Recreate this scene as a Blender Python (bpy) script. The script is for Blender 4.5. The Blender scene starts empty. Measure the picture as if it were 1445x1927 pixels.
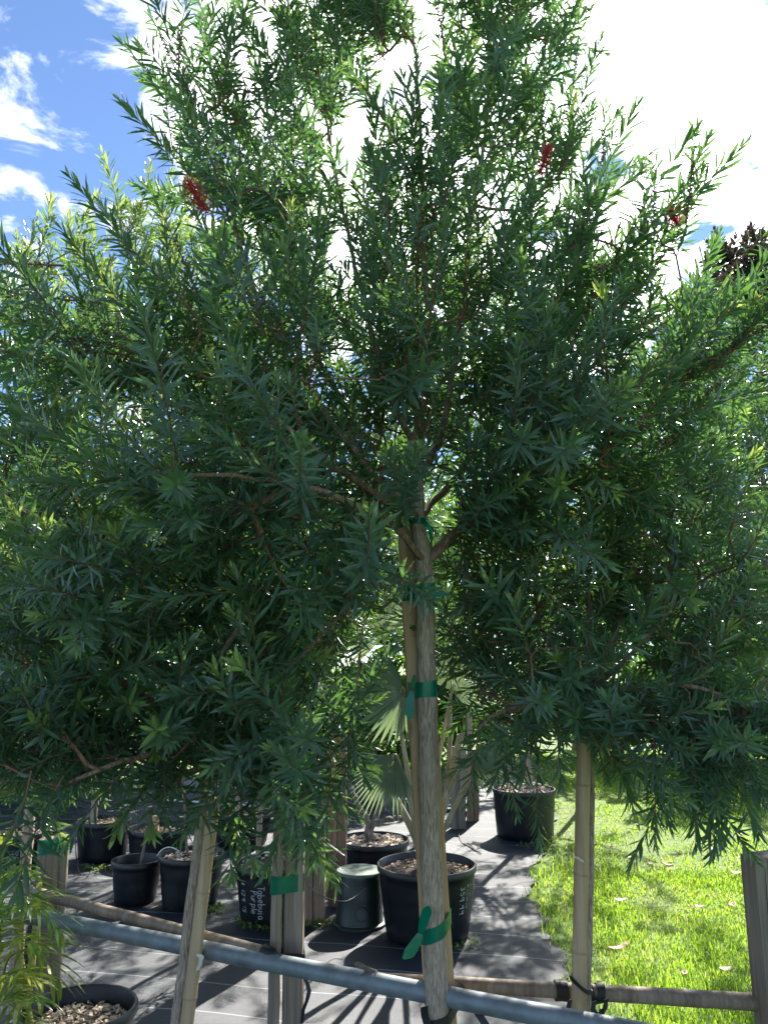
import bpy, math, random
import numpy as np
from mathutils import Vector, Matrix

# ------------------------------------------------------------------ camera
SC = bpy.context.scene
PITCH = math.radians(11.0)
CAMH = 1.5
FPX = 1456.0                       # focal length in pixels of the 1445 x 1927 photograph
cam_d = bpy.data.cameras.new("camera")
cam_d.sensor_fit = 'AUTO'; cam_d.sensor_width = 36.0
cam_d.lens = FPX / 1927.0 * 36.0
cam_d.clip_start = 0.05; cam_d.clip_end = 2000
cam = bpy.data.objects.new("camera", cam_d)
cam.location = (0, 0, CAMH)
cam.rotation_euler = (math.pi / 2 + PITCH, 0, 0)
SC.collection.objects.link(cam)
SC.camera = cam

# ------------------------------------------------------------------ sky, sun, exposure
SUN_AZ = math.radians(22.0)        # to the right of the view
SUN_EL = math.radians(40.0)
sun_dir = Vector((math.sin(SUN_AZ) * math.cos(SUN_EL), math.cos(SUN_AZ) * math.cos(SUN_EL), math.sin(SUN_EL)))
SC.view_settings.view_transform = 'Standard'
SC.view_settings.look = 'None'
SC.view_settings.gamma = 1.0
SC.view_settings.exposure = 1.65

world = bpy.data.worlds.new("World"); SC.world = world; world.use_nodes = True
wn = world.node_tree; wn.nodes.clear()
def N(t, typ, **kw):
    n = t.nodes.new(typ)
    for k, v in kw.items(): setattr(n, k, v)
    return n
def math_node(t, op, a, b=None, clamp=False):
    n = t.nodes.new('ShaderNodeMath'); n.operation = op; n.use_clamp = clamp
    for i, v in enumerate((a, b)):
        if v is None: continue
        if isinstance(v, (int, float)): n.inputs[i].default_value = v
        else: t.links.new(v, n.inputs[i])
    return n.outputs[0]
def build_world():
    t = wn; L = t.links.new
    out = N(t, 'ShaderNodeOutputWorld'); bg = N(t, 'ShaderNodeBackground'); L(bg.outputs[0], out.inputs[0])
    bg.inputs['Strength'].default_value = 0.1
    sky = N(t, 'ShaderNodeTexSky', sky_type='NISHITA', sun_disc=False)
    sky.sun_elevation = SUN_EL; sky.sun_rotation = SUN_AZ
    sky.altitude = 10; sky.air_density = 0.6; sky.dust_density = 0.0; sky.ozone_density = 3.0
    tc = N(t, 'ShaderNodeTexCoord')
    nrm = N(t, 'ShaderNodeVectorMath', operation='NORMALIZE'); L(tc.outputs['Generated'], nrm.inputs[0])
    sep = N(t, 'ShaderNodeSeparateXYZ'); L(nrm.outputs[0], sep.inputs[0])
    zz = math_node(t, 'ADD', math_node(t, 'MAXIMUM', sep.outputs[2], 0.02), 0.12)
    px = math_node(t, 'DIVIDE', sep.outputs[0], zz); py = math_node(t, 'DIVIDE', sep.outputs[1], zz)
    cmb = N(t, 'ShaderNodeCombineXYZ'); L(px, cmb.inputs[0]); L(py, cmb.inputs[1])
    cmb.inputs[2].default_value = 30.5
    nz = N(t, 'ShaderNodeTexNoise', noise_dimensions='3D'); L(cmb.outputs[0], nz.inputs['Vector'])
    nz.inputs['Scale'].default_value = 7.5; nz.inputs['Detail'].default_value = 9; nz.inputs['Roughness'].default_value = 0.60
    nz.inputs['Distortion'].default_value = 0.35
    dot = N(t, 'ShaderNodeVectorMath', operation='DOT_PRODUCT'); L(nrm.outputs[0], dot.inputs[0])
    dot.inputs[1].default_value = sun_dir
    c = math_node(t, 'MAXIMUM', dot.outputs['Value'], 0.0)
    # a broad bank of cloud to the left of the sun
    dot2 = N(t, 'ShaderNodeVectorMath', operation='DOT_PRODUCT'); L(nrm.outputs[0], dot2.inputs[0]); dot2.inputs[1].default_value = Vector((0.156, 0.870, 0.766)).normalized()
    near = N(t, 'ShaderNodeMapRange', interpolation_type='SMOOTHSTEP'); L(dot2.outputs['Value'], near.inputs['Value'])
    near.inputs['From Min'].default_value = 0.905; near.inputs['From Max'].default_value = 0.98
    bias = math_node(t, 'MULTIPLY', near.outputs[0], 0.2)
    n2 = math_node(t, 'ADD', nz.outputs['Fac'], bias)
    mask = N(t, 'ShaderNodeMapRange', interpolation_type='SMOOTHSTEP'); L(n2, mask.inputs['Value'])
    mask.inputs['From Min'].default_value = 0.485; mask.inputs['From Max'].default_value = 0.68
    # clouds scatter sunlight forward: much brighter towards the sun
    fwd = math_node(t, 'MULTIPLY', math_node(t, 'POWER', c, 9.0), 15.0)
    cb = math_node(t, 'ADD', fwd, 5.2)
    ccol = N(t, 'ShaderNodeVectorMath', operation='SCALE'); ccol.inputs[0].default_value = (0.97, 0.985, 1.0); L(cb, ccol.inputs['Scale'])
    mix = N(t, 'ShaderNodeMix', data_type='RGBA'); L(mask.outputs[0], mix.inputs['Factor'])
    L(sky.outputs[0], mix.inputs['A']); L(ccol.outputs[0], mix.inputs['B'])
    L(mix.outputs['Result'], bg.inputs['Color'])
build_world()

sun_l = bpy.data.lights.new("sun", 'SUN'); sun_l.energy = 5.0; sun_l.angle = math.radians(0.53); sun_l.color = (1.0, 0.95, 0.86)
sun_o = bpy.data.objects.new("sun", sun_l); SC.collection.objects.link(sun_o)
sun_o.rotation_euler = (-sun_dir).to_track_quat('-Z', 'Y').to_euler()
SC.cycles.max_bounces = 8; SC.cycles.transparent_max_bounces = 8; SC.cycles.transmission_bounces = 6
SC.cycles.diffuse_bounces = 4; SC.cycles.sample_clamp_indirect = 6.0

# ------------------------------------------------------------------ placing helpers
CP, SP = math.cos(PITCH), math.sin(PITCH)
def ray(px, py):
    u = (px - 722.5) / FPX; v = (963.5 - py) / FPX
    return u / (CP - v * SP), (v * CP + SP) / (CP - v * SP)      # x and z per metre of depth
def P(px, py, d):
    a, b = ray(px, py); return Vector((a * d, d, CAMH + b * d))
def PZ(px, py, z):
    a, b = ray(px, py); d = (z - CAMH) / b; return Vector((a * d, d, z))
def G(px, py): return PZ(px, py, 0.0)
def mpp(py, d):                      # metres per photograph pixel, sideways
    v = (963.5 - py) / FPX; return d / (CP - v * SP) / FPX
RAD = math.radians

# ------------------------------------------------------------------ object helpers
COL = SC.collection
def tag(o, label=None, cat=None, group=None, kind=None):
    if label: o["label"] = label
    if cat: o["category"] = cat
    if group: o["group"] = group
    if kind: o["kind"] = kind
    return o
def empty(name, loc, label, cat, group=None):
    o = bpy.data.objects.new(name, None); o.location = loc; o.empty_display_size = 0.05; COL.objects.link(o)
    return tag(o, label, cat, group)
def mesh_obj(name, me, parent=None):
    o = bpy.data.objects.new(name, me); COL.objects.link(o)
    if parent is not None:
        o.parent = parent
        root = parent
        off = Vector((0, 0, 0))
        while root is not None: off += root.location; root = root.parent
        o.location = -off            # meshes are built in world coordinates
    return o
class MB:
    """collects world-space faces, one mesh"""
    def __init__(s): s.v = []; s.f = []; s.m = []; s.t = []
    def face(s, pts, m=0):
        b = len(s.v); s.v += [tuple(p) for p in pts]; s.f.append(tuple(range(b, b + len(pts)))); s.m.append(m)
    def add(s, verts, faces, m=0):
        b = len(s.v); s.v += [tuple(p) for p in verts]
        for f in faces: s.f.append(tuple(i + b for i in f)); s.m.append(m)
    def tube(s, pts, rad, sides=10, m=0, cap=True, jitter=0.0, rng=None, flat=1.0):
        pts = [Vector(p) for p in pts]; n = len(pts)
        if not hasattr(rad, '__len__'): rad = [rad] * n
        T = [(pts[min(i + 1, n - 1)] - pts[max(i - 1, 0)]).normalized() for i in range(n)]
        ref = Vector((1, 0, 0)) if abs(T[0].x) < 0.8 else Vector((0, 1, 0))
        a = (ref - T[0] * ref.dot(T[0])).normalized()
        V = []
        for i in range(n):
            a = (a - T[i] * a.dot(T[i])).normalized(); b = T[i].cross(a)
            for k in range(sides):
                an = 2 * math.pi * k / sides
                r = rad[i] * (1 + (rng.uniform(-jitter, jitter) if rng else 0))
                V.append(pts[i] + a * (math.cos(an) * r) + b * (math.sin(an) * r * flat))
        F = [(i * sides + k, i * sides + (k + 1) % sides, (i + 1) * sides + (k + 1) % sides, (i + 1) * sides + k) for i in range(n - 1) for k in range(sides)]
        if cap: F += [tuple(reversed(range(sides))), tuple(range((n - 1) * sides, n * sides))]
        s.add(V, F, m)
    def box(s, c, ax, ay, az, m=0, bev=0.0):
        """box from centre and half-axis vectors; chamfered vertical edges when bev"""
        c = Vector(c); ax, ay, az = Vector(ax), Vector(ay), Vector(az)
        if bev:
            u = 1 - bev
            ring = [(-1, -u), (-u, -1), (u, -1), (1, -u), (1, u), (u, 1), (-u, 1), (-1, u)]
        else: ring = [(-1, -1), (1, -1), (1, 1), (-1, 1)]
        k = len(ring)
        V = [c + ax * x + ay * y - az for x, y in ring] + [c + ax * x + ay * y + az for x, y in ring]
        F = [(i, (i + 1) % k, (i + 1) % k + k, i + k) for i in range(k)] + [tuple(reversed(range(k))), tuple(range(k, 2 * k))]
        s.add(V, F, m)
    def lathe(s, c, prof, sides=48, m=0, wob=0.0, rng=None):
        c = Vector(c); V = []; n = len(prof)
        ph = rng.uniform(0, 6.28) if rng else 0
        for r, z in prof:
            for k in range(sides):
                an = 2 * math.pi * k / sides
                rr = r * (1 + wob * math.sin(2 * an + ph))
                V.append(c + Vector((rr * math.cos(an), rr * math.sin(an), z)))
        F = [(i * sides + k, i * sides + (k + 1) % sides, (i + 1) * sides + (k + 1) % sides, (i + 1) * sides + k) for i in range(n - 1) for k in range(sides)]
        s.add(V, F, m)
    def build(s, name, mats, parent=None, smooth=True, angle=40):
        me = bpy.data.meshes.new(name); me.from_pydata(s.v, [], s.f)
        for mt in (mats if isinstance(mats, (list, tuple)) else [mats]): me.materials.append(mt)
        me.polygons.foreach_set('material_index', s.m)
        if smooth:
            me.polygons.foreach_set('use_smooth', [True] * len(s.f))
            me.set_sharp_from_angle(angle=RAD(angle))
        me.update()
        return mesh_obj(name, me, parent)
def np_mesh(name, V, F, mats, mi=None, tint=None, smooth=True):
    """V (n,3), F (m,4) quads; a triangle repeats its last index"""
    me = bpy.data.meshes.new(name)
    me.vertices.add(len(V)); me.vertices.foreach_set('co', np.asarray(V, np.float32).ravel())
    F = np.asarray(F, np.int32); tri = F[:, 2] == F[:, 3]
    cnt = np.where(tri, 3, 4).astype(np.int32)
    keep = np.ones(F.shape, bool); keep[:, 3] = ~tri
    me.loops.add(int(cnt.sum())); me.loops.foreach_set('vertex_index', F[keep])
    st = np.zeros(len(F), np.int32); st[1:] = np.cumsum(cnt)[:-1]
    me.polygons.add(len(F)); me.polygons.foreach_set('loop_start', st); me.polygons.foreach_set('loop_total', cnt)
    if mi is not None: me.polygons.foreach_set('material_index', np.asarray(mi, np.int32))
    if smooth: me.polygons.foreach_set('use_smooth', np.ones(len(F), bool))
    for mt in mats: me.materials.append(mt)
    if tint is not None:
        at = me.attributes.new('tint', 'FLOAT', 'POINT'); at.data.foreach_set('value', np.asarray(tint, np.float32))
    me.update(calc_edges=True)
    return me

# ------------------------------------------------------------------ materials
def mat(name):
    m = bpy.data.materials.new(name); m.use_nodes = True
    t = m.node_tree; b = t.nodes['Principled BSDF']
    return m, t, b
def ramp(t, fac, stops):
    r = t.nodes.new('ShaderNodeValToRGB'); e = r.color_ramp.elements
    while len(e) < len(stops): e.new(0.5)
    for i, (p, c) in enumerate(stops): e[i].position = p; e[i].color = (*c, 1)
    t.links.new(fac, r.inputs[0]); return r.outputs[0]
def noise(t, scale, detail=4, rough=0.55, stretch=None, coord='Object', dist=0.0):
    tc = t.nodes.new('ShaderNodeTexCoord'); v = tc.outputs[coord]
    if stretch:
        mp = t.nodes.new('ShaderNodeMapping'); mp.inputs['Scale'].default_value = stretch; t.links.new(v, mp.inputs[0]); v = mp.outputs[0]
    n = t.nodes.new('ShaderNodeTexNoise'); n.inputs['Scale'].default_value = scale; n.inputs['Detail'].default_value = detail
    n.inputs['Roughness'].default_value = rough; n.inputs['Distortion'].default_value = dist
    t.links.new(v, n.inputs['Vector']); return n.outputs['Fac']
def bump(t, b, h, strength=0.3, dist=0.002):
    n = t.nodes.new('ShaderNodeBump'); n.inputs['Strength'].default_value = strength; n.inputs['Distance'].default_value = dist
    t.links.new(h, n.inputs['Height']); t.links.new(n.outputs[0], b.inputs['Normal'])
def leaf_mat(name, stops, trans, rough=0.30, tr_w=0.42, spec=0.5):
    """mature to new growth along the 'tint' attribute, thin leaf: reflects, and lets sunlight through"""
    m, t, b = mat(name)
    at = t.nodes.new('ShaderNodeAttribute'); at.attribute_name = 'tint'
    n = noise(t, 9.0, 3)
    f = math_node(t, 'ADD', at.outputs['Fac'], math_node(t, 'MULTIPLY', math_node(t, 'SUBTRACT', n, 0.5), 0.3), True)
    c1 = ramp(t, f, stops); c2 = ramp(t, f, trans)
    t.links.new(c1, b.inputs['Base Color']); b.inputs['Roughness'].default_value = rough; b.inputs['Specular IOR Level'].default_value = spec
    tr = t.nodes.new('ShaderNodeBsdfTranslucent'); t.links.new(c2, tr.inputs['Color'])
    mx = t.nodes.new('ShaderNodeMixShader'); mx.inputs[0].default_value = tr_w
    t.links.new(b.outputs[0], mx.inputs[1]); t.links.new(tr.outputs[0], mx.inputs[2])
    t.links.new(mx.outputs[0], t.nodes['Material Output'].inputs['Surface'])
    return m
M = {}
M['leaf'] = leaf_mat('bottlebrush_leaf', [(0, (.058, .112, .088)), (.45, (.075, .145, .090)), (1, (.19, .29, .085))],
                     [(0, (.09, .22, .055)), (.5, (.18, .36, .06)), (1, (.52, .64, .11))], tr_w=.36, spec=.65)
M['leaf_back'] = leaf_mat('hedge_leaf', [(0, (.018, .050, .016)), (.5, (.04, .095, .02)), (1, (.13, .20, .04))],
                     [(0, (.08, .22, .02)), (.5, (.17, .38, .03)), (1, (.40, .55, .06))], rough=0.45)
M['leaf_silver'] = leaf_mat('silver_palm_leaf', [(0, (.13, .20, .15)), (.5, (.20, .28, .21)), (1, (.30, .36, .22))],
                     [(0, (.20, .32, .16)), (.5, (.30, .42, .20)), (1, (.45, .52, .20))], rough=0.5, tr_w=0.3)
M['leaf_palm'] = leaf_mat('palm_leaflet', [(0, (.05, .12, .03)), (.5, (.09, .19, .04)), (1, (.30, .34, .04))],
                     [(0, (.20, .42, .04)), (.5, (.32, .52, .06)), (1, (.75, .72, .06))], rough=0.3)
M['leaf_weed'] = leaf_mat('weed_leaf', [(0, (.05, .10, .03)), (1, (.12, .18, .05))], [(0, (.2, .35, .05)), (1, (.4, .5, .08))])
M['grass'] = leaf_mat('grass_blade', [(0, (.09, .17, .020)), (.5, (.15, .26, .028)), (1, (.36, .36, .12))],
                     [(0, (.32, .56, .03)), (.5, (.46, .68, .04)), (1, (.66, .64, .18))], rough=0.45, tr_w=0.5)
M['leaf_dark'] = leaf_mat('dark_tree_leaf', [(0, (.016, .030, .020)), (.6, (.03, .045, .03)), (1, (.14, .035, .06))], [(0, (.03, .07, .02)), (1, (.22, .05, .08))], rough=.45, tr_w=.25)
M['stamen'] = leaf_mat('flower_stamen', [(0, (.34, .018, .030)), (1, (.50, .06, .075))], [(0, (.50, .025, .04)), (1, (.62, .09, .10))], rough=.5, tr_w=.45)
M['petal'] = leaf_mat('fallen_petal', [(0, (.50, .20, .16)), (1, (.62, .50, .42))], [(0, (.5, .2, .15)), (1, (.6, .5, .4))], rough=.6, tr_w=.25)

def bark(name, c1, c2, c3, sx=38.0, sz=5.0, strength=0.9):
    m, t, b = mat(name)
    n1 = noise(t, 1.0, 6, .62, (sx, sx, sz), dist=.8)
    n2 = noise(t, 4.0, 3)
    t.links.new(ramp(t, n1, [(.34, c1), (.5, c2), (.66, c3)]), b.inputs['Base Color'])
    b.inputs['Roughness'].default_value = .85
    bump(t, b, math_node(t, 'ADD', n1, math_node(t, 'MULTIPLY', n2, .25)), strength, .006)
    return m
M['bark'] = bark('fissured_bark', (.16, .115, .085), (.35, .27, .205), (.50, .405, .325), 210, 26)
M['limb'] = bark('limb_bark', (.11, .065, .045), (.22, .14, .10), (.33, .24, .18), 90, 14)
M['twig'] = bark('twig_bark', (.10, .045, .03), (.18, .09, .06), (.26, .15, .10), 60, 10, .3)
M['capsule'] = bark('seed_capsule', (.06, .045, .03), (.12, .09, .06), (.18, .13, .09), 60, 60, .3)
M['darkbark'] = bark('grey_bark', (.05, .045, .04), (.13, .115, .10), (.26, .23, .20), 50, 10)
def wood(name, c1, c2, c3, s=30.0, knots=True, rough=.7):
    m, t, b = mat(name)
    n1 = noise(t, 1.0, 7, .6, (s, s, 1.6), dist=.5); n3 = noise(t, 1.0, 3, .5, (s * 5, s * 5, 3.0))
    f = math_node(t, 'ADD', math_node(t, 'MULTIPLY', n1, .7), math_node(t, 'MULTIPLY', n3, .3))
    col = ramp(t, f, [(.34, c1), (.5, c2), (.64, c3)])
    if knots:
        vo = t.nodes.new('ShaderNodeTexVoronoi'); vo.inputs['Scale'].default_value = 1.0; vo.inputs['Randomness'].default_value = 1.0
        tc = t.nodes.new('ShaderNodeTexCoord'); mp = t.nodes.new('ShaderNodeMapping'); mp.inputs['Scale'].default_value = (14, 14, 4.0)
        t.links.new(tc.outputs['Object'], mp.inputs[0]); t.links.new(mp.outputs[0], vo.inputs['Vector'])
        k = ramp(t, vo.outputs['Distance'], [(.05, (1, 1, 1)), (.14, (0, 0, 0))])
        mx = t.nodes.new('ShaderNodeMix'); mx.data_type = 'RGBA'; t.links.new(math_node(t, 'MULTIPLY', k, .6), mx.inputs['Factor'])
        t.links.new(col, mx.inputs['A']); mx.inputs['B'].default_value = (c1[0] * .55, c1[1] * .45, c1[2] * .4, 1); col = mx.outputs['Result']
    t.links.new(col, b.inputs['Base Color']); b.inputs['Roughness'].default_value = rough
    bump(t, b, f, .35, .003); return m
M['pine'] = wood('pale_pine', (.34, .20, .10), (.48, .31, .16), (.56, .39, .23), 26)
M['grey_wood'] = wood('weathered_wood', (.105, .082, .062), (.20, .158, .12), (.30, .245, .19), 30)
M['dark_wood'] = wood('weathered_dark_wood', (.10, .078, .062), (.21, .17, .135), (.32, .26, .21), 30)
M['red_wood'] = wood('treated_timber', (.14, .09, .06), (.26, .17, .12), (.38, .27, .20), 34)
M['bamboo'] = wood('bamboo', (.29, .19, .105), (.42, .30, .18), (.52, .40, .26), 20, knots=False, rough=.5)
M['bamboo_joint'] = wood('bamboo_joint', (.24, .16, .09), (.36, .25, .15), (.44, .32, .20), 20, knots=False, rough=.5)
def plain(name, col, rough=.5, metal=0.0, var=0.25, scale=14.0, bmp=.1, spec=.5):
    m, t, b = mat(name); n = noise(t, scale, 5, .6)
    lo = tuple(c * (1 - var) for c in col); hi = tuple(min(1, c * (1 + var)) for c in col)
    t.links.new(ramp(t, n, [(.3, lo), (.7, hi)]), b.inputs['Base Color']); b.inputs['Metallic'].default_value = metal
    b.inputs['Specular IOR Level'].default_value = spec
    rn = math_node(t, 'ADD', math_node(t, 'MULTIPLY', math_node(t, 'SUBTRACT', n, .5), .3), rough); t.links.new(rn, b.inputs['Roughness'])
    bump(t, b, n, bmp, .004); return m
def pot_mat():
    m, t, b = mat('black_pot_plastic'); n = noise(t, 5, 6, .65); n2 = noise(t, 60, 3)
    dust = ramp(t, n, [(.42, (.004, .006, .009)), (.74, (.022, .023, .024))])
    t.links.new(dust, b.inputs['Base Color'])
    t.links.new(math_node(t, 'ADD', math_node(t, 'MULTIPLY', n, .35), .22), b.inputs['Roughness'])
    bump(t, b, n2, .08, .002); return m
M['pot'] = pot_mat()
M['pot_dark'] = M['pot']
M['green_plastic'] = plain('dark_green_plastic', (.014, .026, .025), .42, 0, .3, 7)
M['green_lid'] = plain('dusty_green_lid', (.12, .16, .13), .5, 0, .3, 9)
M['galv'] = plain('galvanised_steel', (.17, .20, .22), .55, .3, .28, 22, .12)
M['rail'] = wood('brown_rail', (.12, .085, .06), (.22, .165, .12), (.32, .26, .20), 22, knots=False)
M['strap'] = plain('black_strap', (.010, .011, .014), .55, 0, .3, 60, .4)
M['chalk'] = plain('white_marker', (.44, .48, .50), .7, 0, .2, 80)
M['wire'] = plain('black_tubing', (.012, .012, .014), .4)
M['white_pipe'] = plain('white_pipe_and_glint', (.70, .70, .66), .4, 0, .1)
M['tag'] = plain('paper_tag', (.55, .52, .42), .7)
M['lizard'] = bark('lizard_skin', (.06, .045, .035), (.13, .10, .075), (.24, .19, .15), 260, 260, .35)
M['lizard_eye'] = plain('lizard_eye', (.01, .01, .01), .15)
def tape_mat():
    m, t, b = mat('green_tape'); n = noise(t, 40, 3)
    t.links.new(ramp(t, n, [(.3, (.0, .16, .095)), (.7, (.005, .25, .15))]), b.inputs['Base Color']); b.inputs['Roughness'].default_value = .22
    tr = t.nodes.new('ShaderNodeBsdfTranslucent'); tr.inputs['Color'].default_value = (.01, .42, .26, 1)
    mx = t.nodes.new('ShaderNodeMixShader'); mx.inputs[0].default_value = .4
    t.links.new(b.outputs[0], mx.inputs[1]); t.links.new(tr.outputs[0], mx.inputs[2]); t.links.new(mx.outputs[0], t.nodes['Material Output'].inputs['Surface'])
    bump(t, b, n, .25, .003); return m
M['tape'] = tape_mat()
def soil_mat():
    m, t, b = mat('potting_soil'); n = noise(t, 55, 5, .7)
    t.links.new(ramp(t, n, [(.3, (.02, .015, .012)), (.55, (.07, .05, .038)), (.72, (.22, .17, .13))]), b.inputs['Base Color'])
    b.inputs['Roughness'].default_value = .9; bump(t, b, n, 1.0, .02); return m
M['soil'] = soil_mat()
M['chip'] = plain('bark_chip', (.34, .24, .17), .8, 0, .55, 30)
M['chip_pale'] = plain('pale_bark_chip', (.52, .42, .32), .8, 0, .3, 30)
def mat_cloth():
    m, t, b = mat('weed_mat_weave')
    tc = t.nodes.new('ShaderNodeTexCoord')
    def wave(rot, scale):
        mp = t.nodes.new('ShaderNodeMapping'); mp.inputs['Rotation'].default_value = (0, 0, rot); t.links.new(tc.outputs['Object'], mp.inputs[0])
        w = t.nodes.new('ShaderNodeTexWave'); w.inputs['Scale'].default_value = scale; w.inputs['Distortion'].default_value = .3; w.inputs['Detail'].default_value = 1
        t.links.new(mp.outputs[0], w.inputs[0]); return w.outputs['Fac']
    th = RAD(-8)
    # stripe threads woven in every 0.3 m
    mp = t.nodes.new('ShaderNodeMapping'); mp.inputs['Rotation'].default_value = (0, 0, RAD(11)); t.links.new(tc.outputs['Object'], mp.inputs[0])
    sp = t.nodes.new('ShaderNodeSeparateXYZ'); t.links.new(mp.outputs[0], sp.inputs[0])
    fr = math_node(t, 'FRACT', math_node(t, 'MULTIPLY', math_node(t, 'ADD', sp.outputs[1], 50.0), 1 / .31))
    line = ramp(t, math_node(t, 'ABSOLUTE', math_node(t, 'SUBTRACT', fr, .5)), [(.008, (1, 1, 1)), (.014, (0, 0, 0))])
    n = noise(t, 1.6, 7, .62); nf = noise(t, 1.0, 4, .6, (3, 60, 1))
    base = ramp(t, math_node(t, 'ADD', math_node(t, 'MULTIPLY', n, .6), math_node(t, 'MULTIPLY', nf, .4)), [(.32, (.006, .010, .018)), (.58, (.015, .021, .034)), (.8, (.09, .095, .10))])
    mx = t.nodes.new('ShaderNodeMix'); mx.data_type = 'RGBA'; t.links.new(math_node(t, 'MULTIPLY', line, .55), mx.inputs['Factor'])
    t.links.new(base, mx.inputs['A']); mx.inputs['B'].default_value = (.36, .42, .46, 1)
    t.links.new(mx.outputs['Result'], b.inputs['Base Color'])
    t.links.new(math_node(t, 'ADD', math_node(t, 'MULTIPLY', n, .25), .42), b.inputs['Roughness'])
    b.inputs['Specular IOR Level'].default_value = .38
    h = math_node(t, 'ADD', math_node(t, 'MULTIPLY', wave(RAD(11), 90), .35), math_node(t, 'MULTIPLY', nf, 1.0))
    bump(t, b, h, .55, .004)
    return m
M['mat'] = mat_cloth()
def ground_mat():
    m, t, b = mat('lawn_soil'); n = noise(t, .9, 8, .65); n2 = noise(t, 22, 5, .7)
    f = math_node(t, 'ADD', math_node(t, 'MULTIPLY', n, .55), math_node(t, 'MULTIPLY', n2, .45))
    t.links.new(ramp(t, f, [(.30, (.11, .09, .05)), (.42, (.10, .15, .03)), (.62, (.13, .22, .03))]), b.inputs['Base Color'])
    b.inputs['Roughness'].default_value = .9; bump(t, b, n2, .8, .03); return m
M['ground'] = ground_mat()

# ------------------------------------------------------------------ the setting: ground, weed mat, lawn
def ground():
    n = 60
    xs = np.sign(np.linspace(-1, 1, n)) * np.abs(np.linspace(-1, 1, n)) ** 3 * 400
    V = np.array([(x, y, 0.0) for y in xs for x in xs]); F = [(j * n + i, j * n + i + 1, (j + 1) * n + i + 1, (j + 1) * n + i) for j in range(n - 1) for i in range(n - 1)]
    o = mesh_obj('ground', np_mesh('ground', V, F, [M['ground']])); tag(o, 'lawn ground running back from the nursery bed', 'ground', kind='structure')
ground()
_edge = [G(1118, 1960), G(1100, 1927), G(1068, 1830), G(1030, 1745), G(1000, 1690), G(1002, 1640), G(1030, 1590), G(1045, 1530), G(1010, 1470), G(960, 1430)]
_ey = np.array([p.y for p in _edge]); _ex = np.array([p.x for p in _edge])
def mat_edge(y):
    return np.interp(y, _ey, _ex) + 0.03 * np.sin(y * 9.0) + 0.018 * np.sin(y * 23.0 + 1.0)
def weed_mat():
    ny, nx = 170, 120
    ys = np.linspace(-1.5, 10.5, ny); V = []
    rng = np.random.default_rng(5)
    ph = rng.uniform(0, 6.28, 12); kx = rng.uniform(1, 9, 12); ky = rng.uniform(1, 9, 12)
    for y in ys:
        e = mat_edge(y)
        for i in range(nx):
            s = (i / (nx - 1)) ** 0.6
            x = -9.0 + (e + 9.0) * s
            z = 0.012 + sum(0.0012 * math.sin(kx[k] * x + ky[k] * y + ph[k]) for k in range(12)) 
            if i > nx - 4: z = max(0.006, z + 0.006 * math.sin(y * 17))
            V.append((x, y, max(0.004, z)))
    F = [(j * nx + i, j * nx + i + 1, (j + 1) * nx + i + 1, (j + 1) * nx + i) for j in range(ny - 1) for i in range(nx - 1)]
    o = mesh_obj('weed_mat', np_mesh('weed_mat', V, F, [M['mat']])); tag(o, 'black woven weed mat under the pots', 'weed mat', kind='structure')
weed_mat()

def grass():
    rng = np.random.default_rng(11)
    Vs, Fs, Ts = [], [], []; base = 0
    def patch(n, y0, y1, hmin, hmax, wid, xr):
        nonlocal base
        y = y0 + (y1 - y0) * rng.random(n) ** 1.3
        e = mat_edge(y); x = e - 0.03 + (xr - e) * rng.random(n)
        # clumps and bare spots
        cl = np.sin(x * 3.1 + 1.3 * np.sin(y * 2.2)) * np.sin(y * 2.7 + 1.1 * np.sin(x * 1.9)) + .5 * np.sin(x * 9 + y * 4) * np.sin(y * 7.3 - x * 3)
        ok = (rng.random(n) < np.clip(.78 + .45 * cl, .12, 1)) & ((np.abs(x - e) > .22) | (rng.random(n) < .30))
        x, y, cl = x[ok], y[ok], cl[ok]; n = len(x)
        h = rng.uniform(hmin, hmax, n) * np.clip(1 + .35 * cl, .45, 1.5); az = rng.uniform(0, 2 * np.pi, n); lean = rng.uniform(.2, 1.1, n)
        dx, dy = np.cos(az), np.sin(az); sx, sy = -dy, dx; w = wid * rng.uniform(.6, 1.3, n)
        q = np.zeros((n, 5, 3))
        q[:, 0] = np.stack([x - sx * w, y - sy * w, np.zeros(n)], 1); q[:, 1] = np.stack([x + sx * w, y + sy * w, np.zeros(n)], 1)
        mx, my, mz = x + dx * h * lean * .35, y + dy * h * lean * .35, h * .62
        q[:, 2] = np.stack([mx - sx * w * .8, my - sy * w * .8, mz], 1); q[:, 3] = np.stack([mx + sx * w * .8, my + sy * w * .8, mz], 1)
        q[:, 4] = np.stack([x + dx * h * lean, y + dy * h * lean, h * np.clip(1.05 - .3 * lean, .5, 1)], 1)
        ids = base + np.arange(n)[:, None] * 5
        Fs.append(ids + np.array([[0, 1, 3, 2]])); Fs.append(ids + np.array([[2, 3, 4, 4]]))
        t = np.clip(rng.normal(.38, .16, n) - .12 * cl + .55 * (rng.random(n) < .09), 0, 1)
        t = np.where(np.abs(x - mat_edge(y)) < .3, np.clip(t + .25 * rng.random(n), 0, 1), t)
        Vs.append(q.reshape(-1, 3)); Ts.append(np.repeat(t, 5)); base += 5 * n
    patch(66000, 2.4, 6.0, .016, .044, .0024, 3.2)
    patch(70000, 5.0, 14.0, .018, .046, .0040, 7.0)
    patch(1500, 3.4, 7.2, .05, .12, .002, 1.9)
    V = np.concatenate(Vs); F = np.concatenate(Fs)
    o = mesh_obj('grass', np_mesh('grass', V, F, [M['grass']], tint=np.concatenate(Ts)))
    tag(o, 'bright green lawn grass to the right of the weed mat', 'grass', kind='stuff')
grass()

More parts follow.
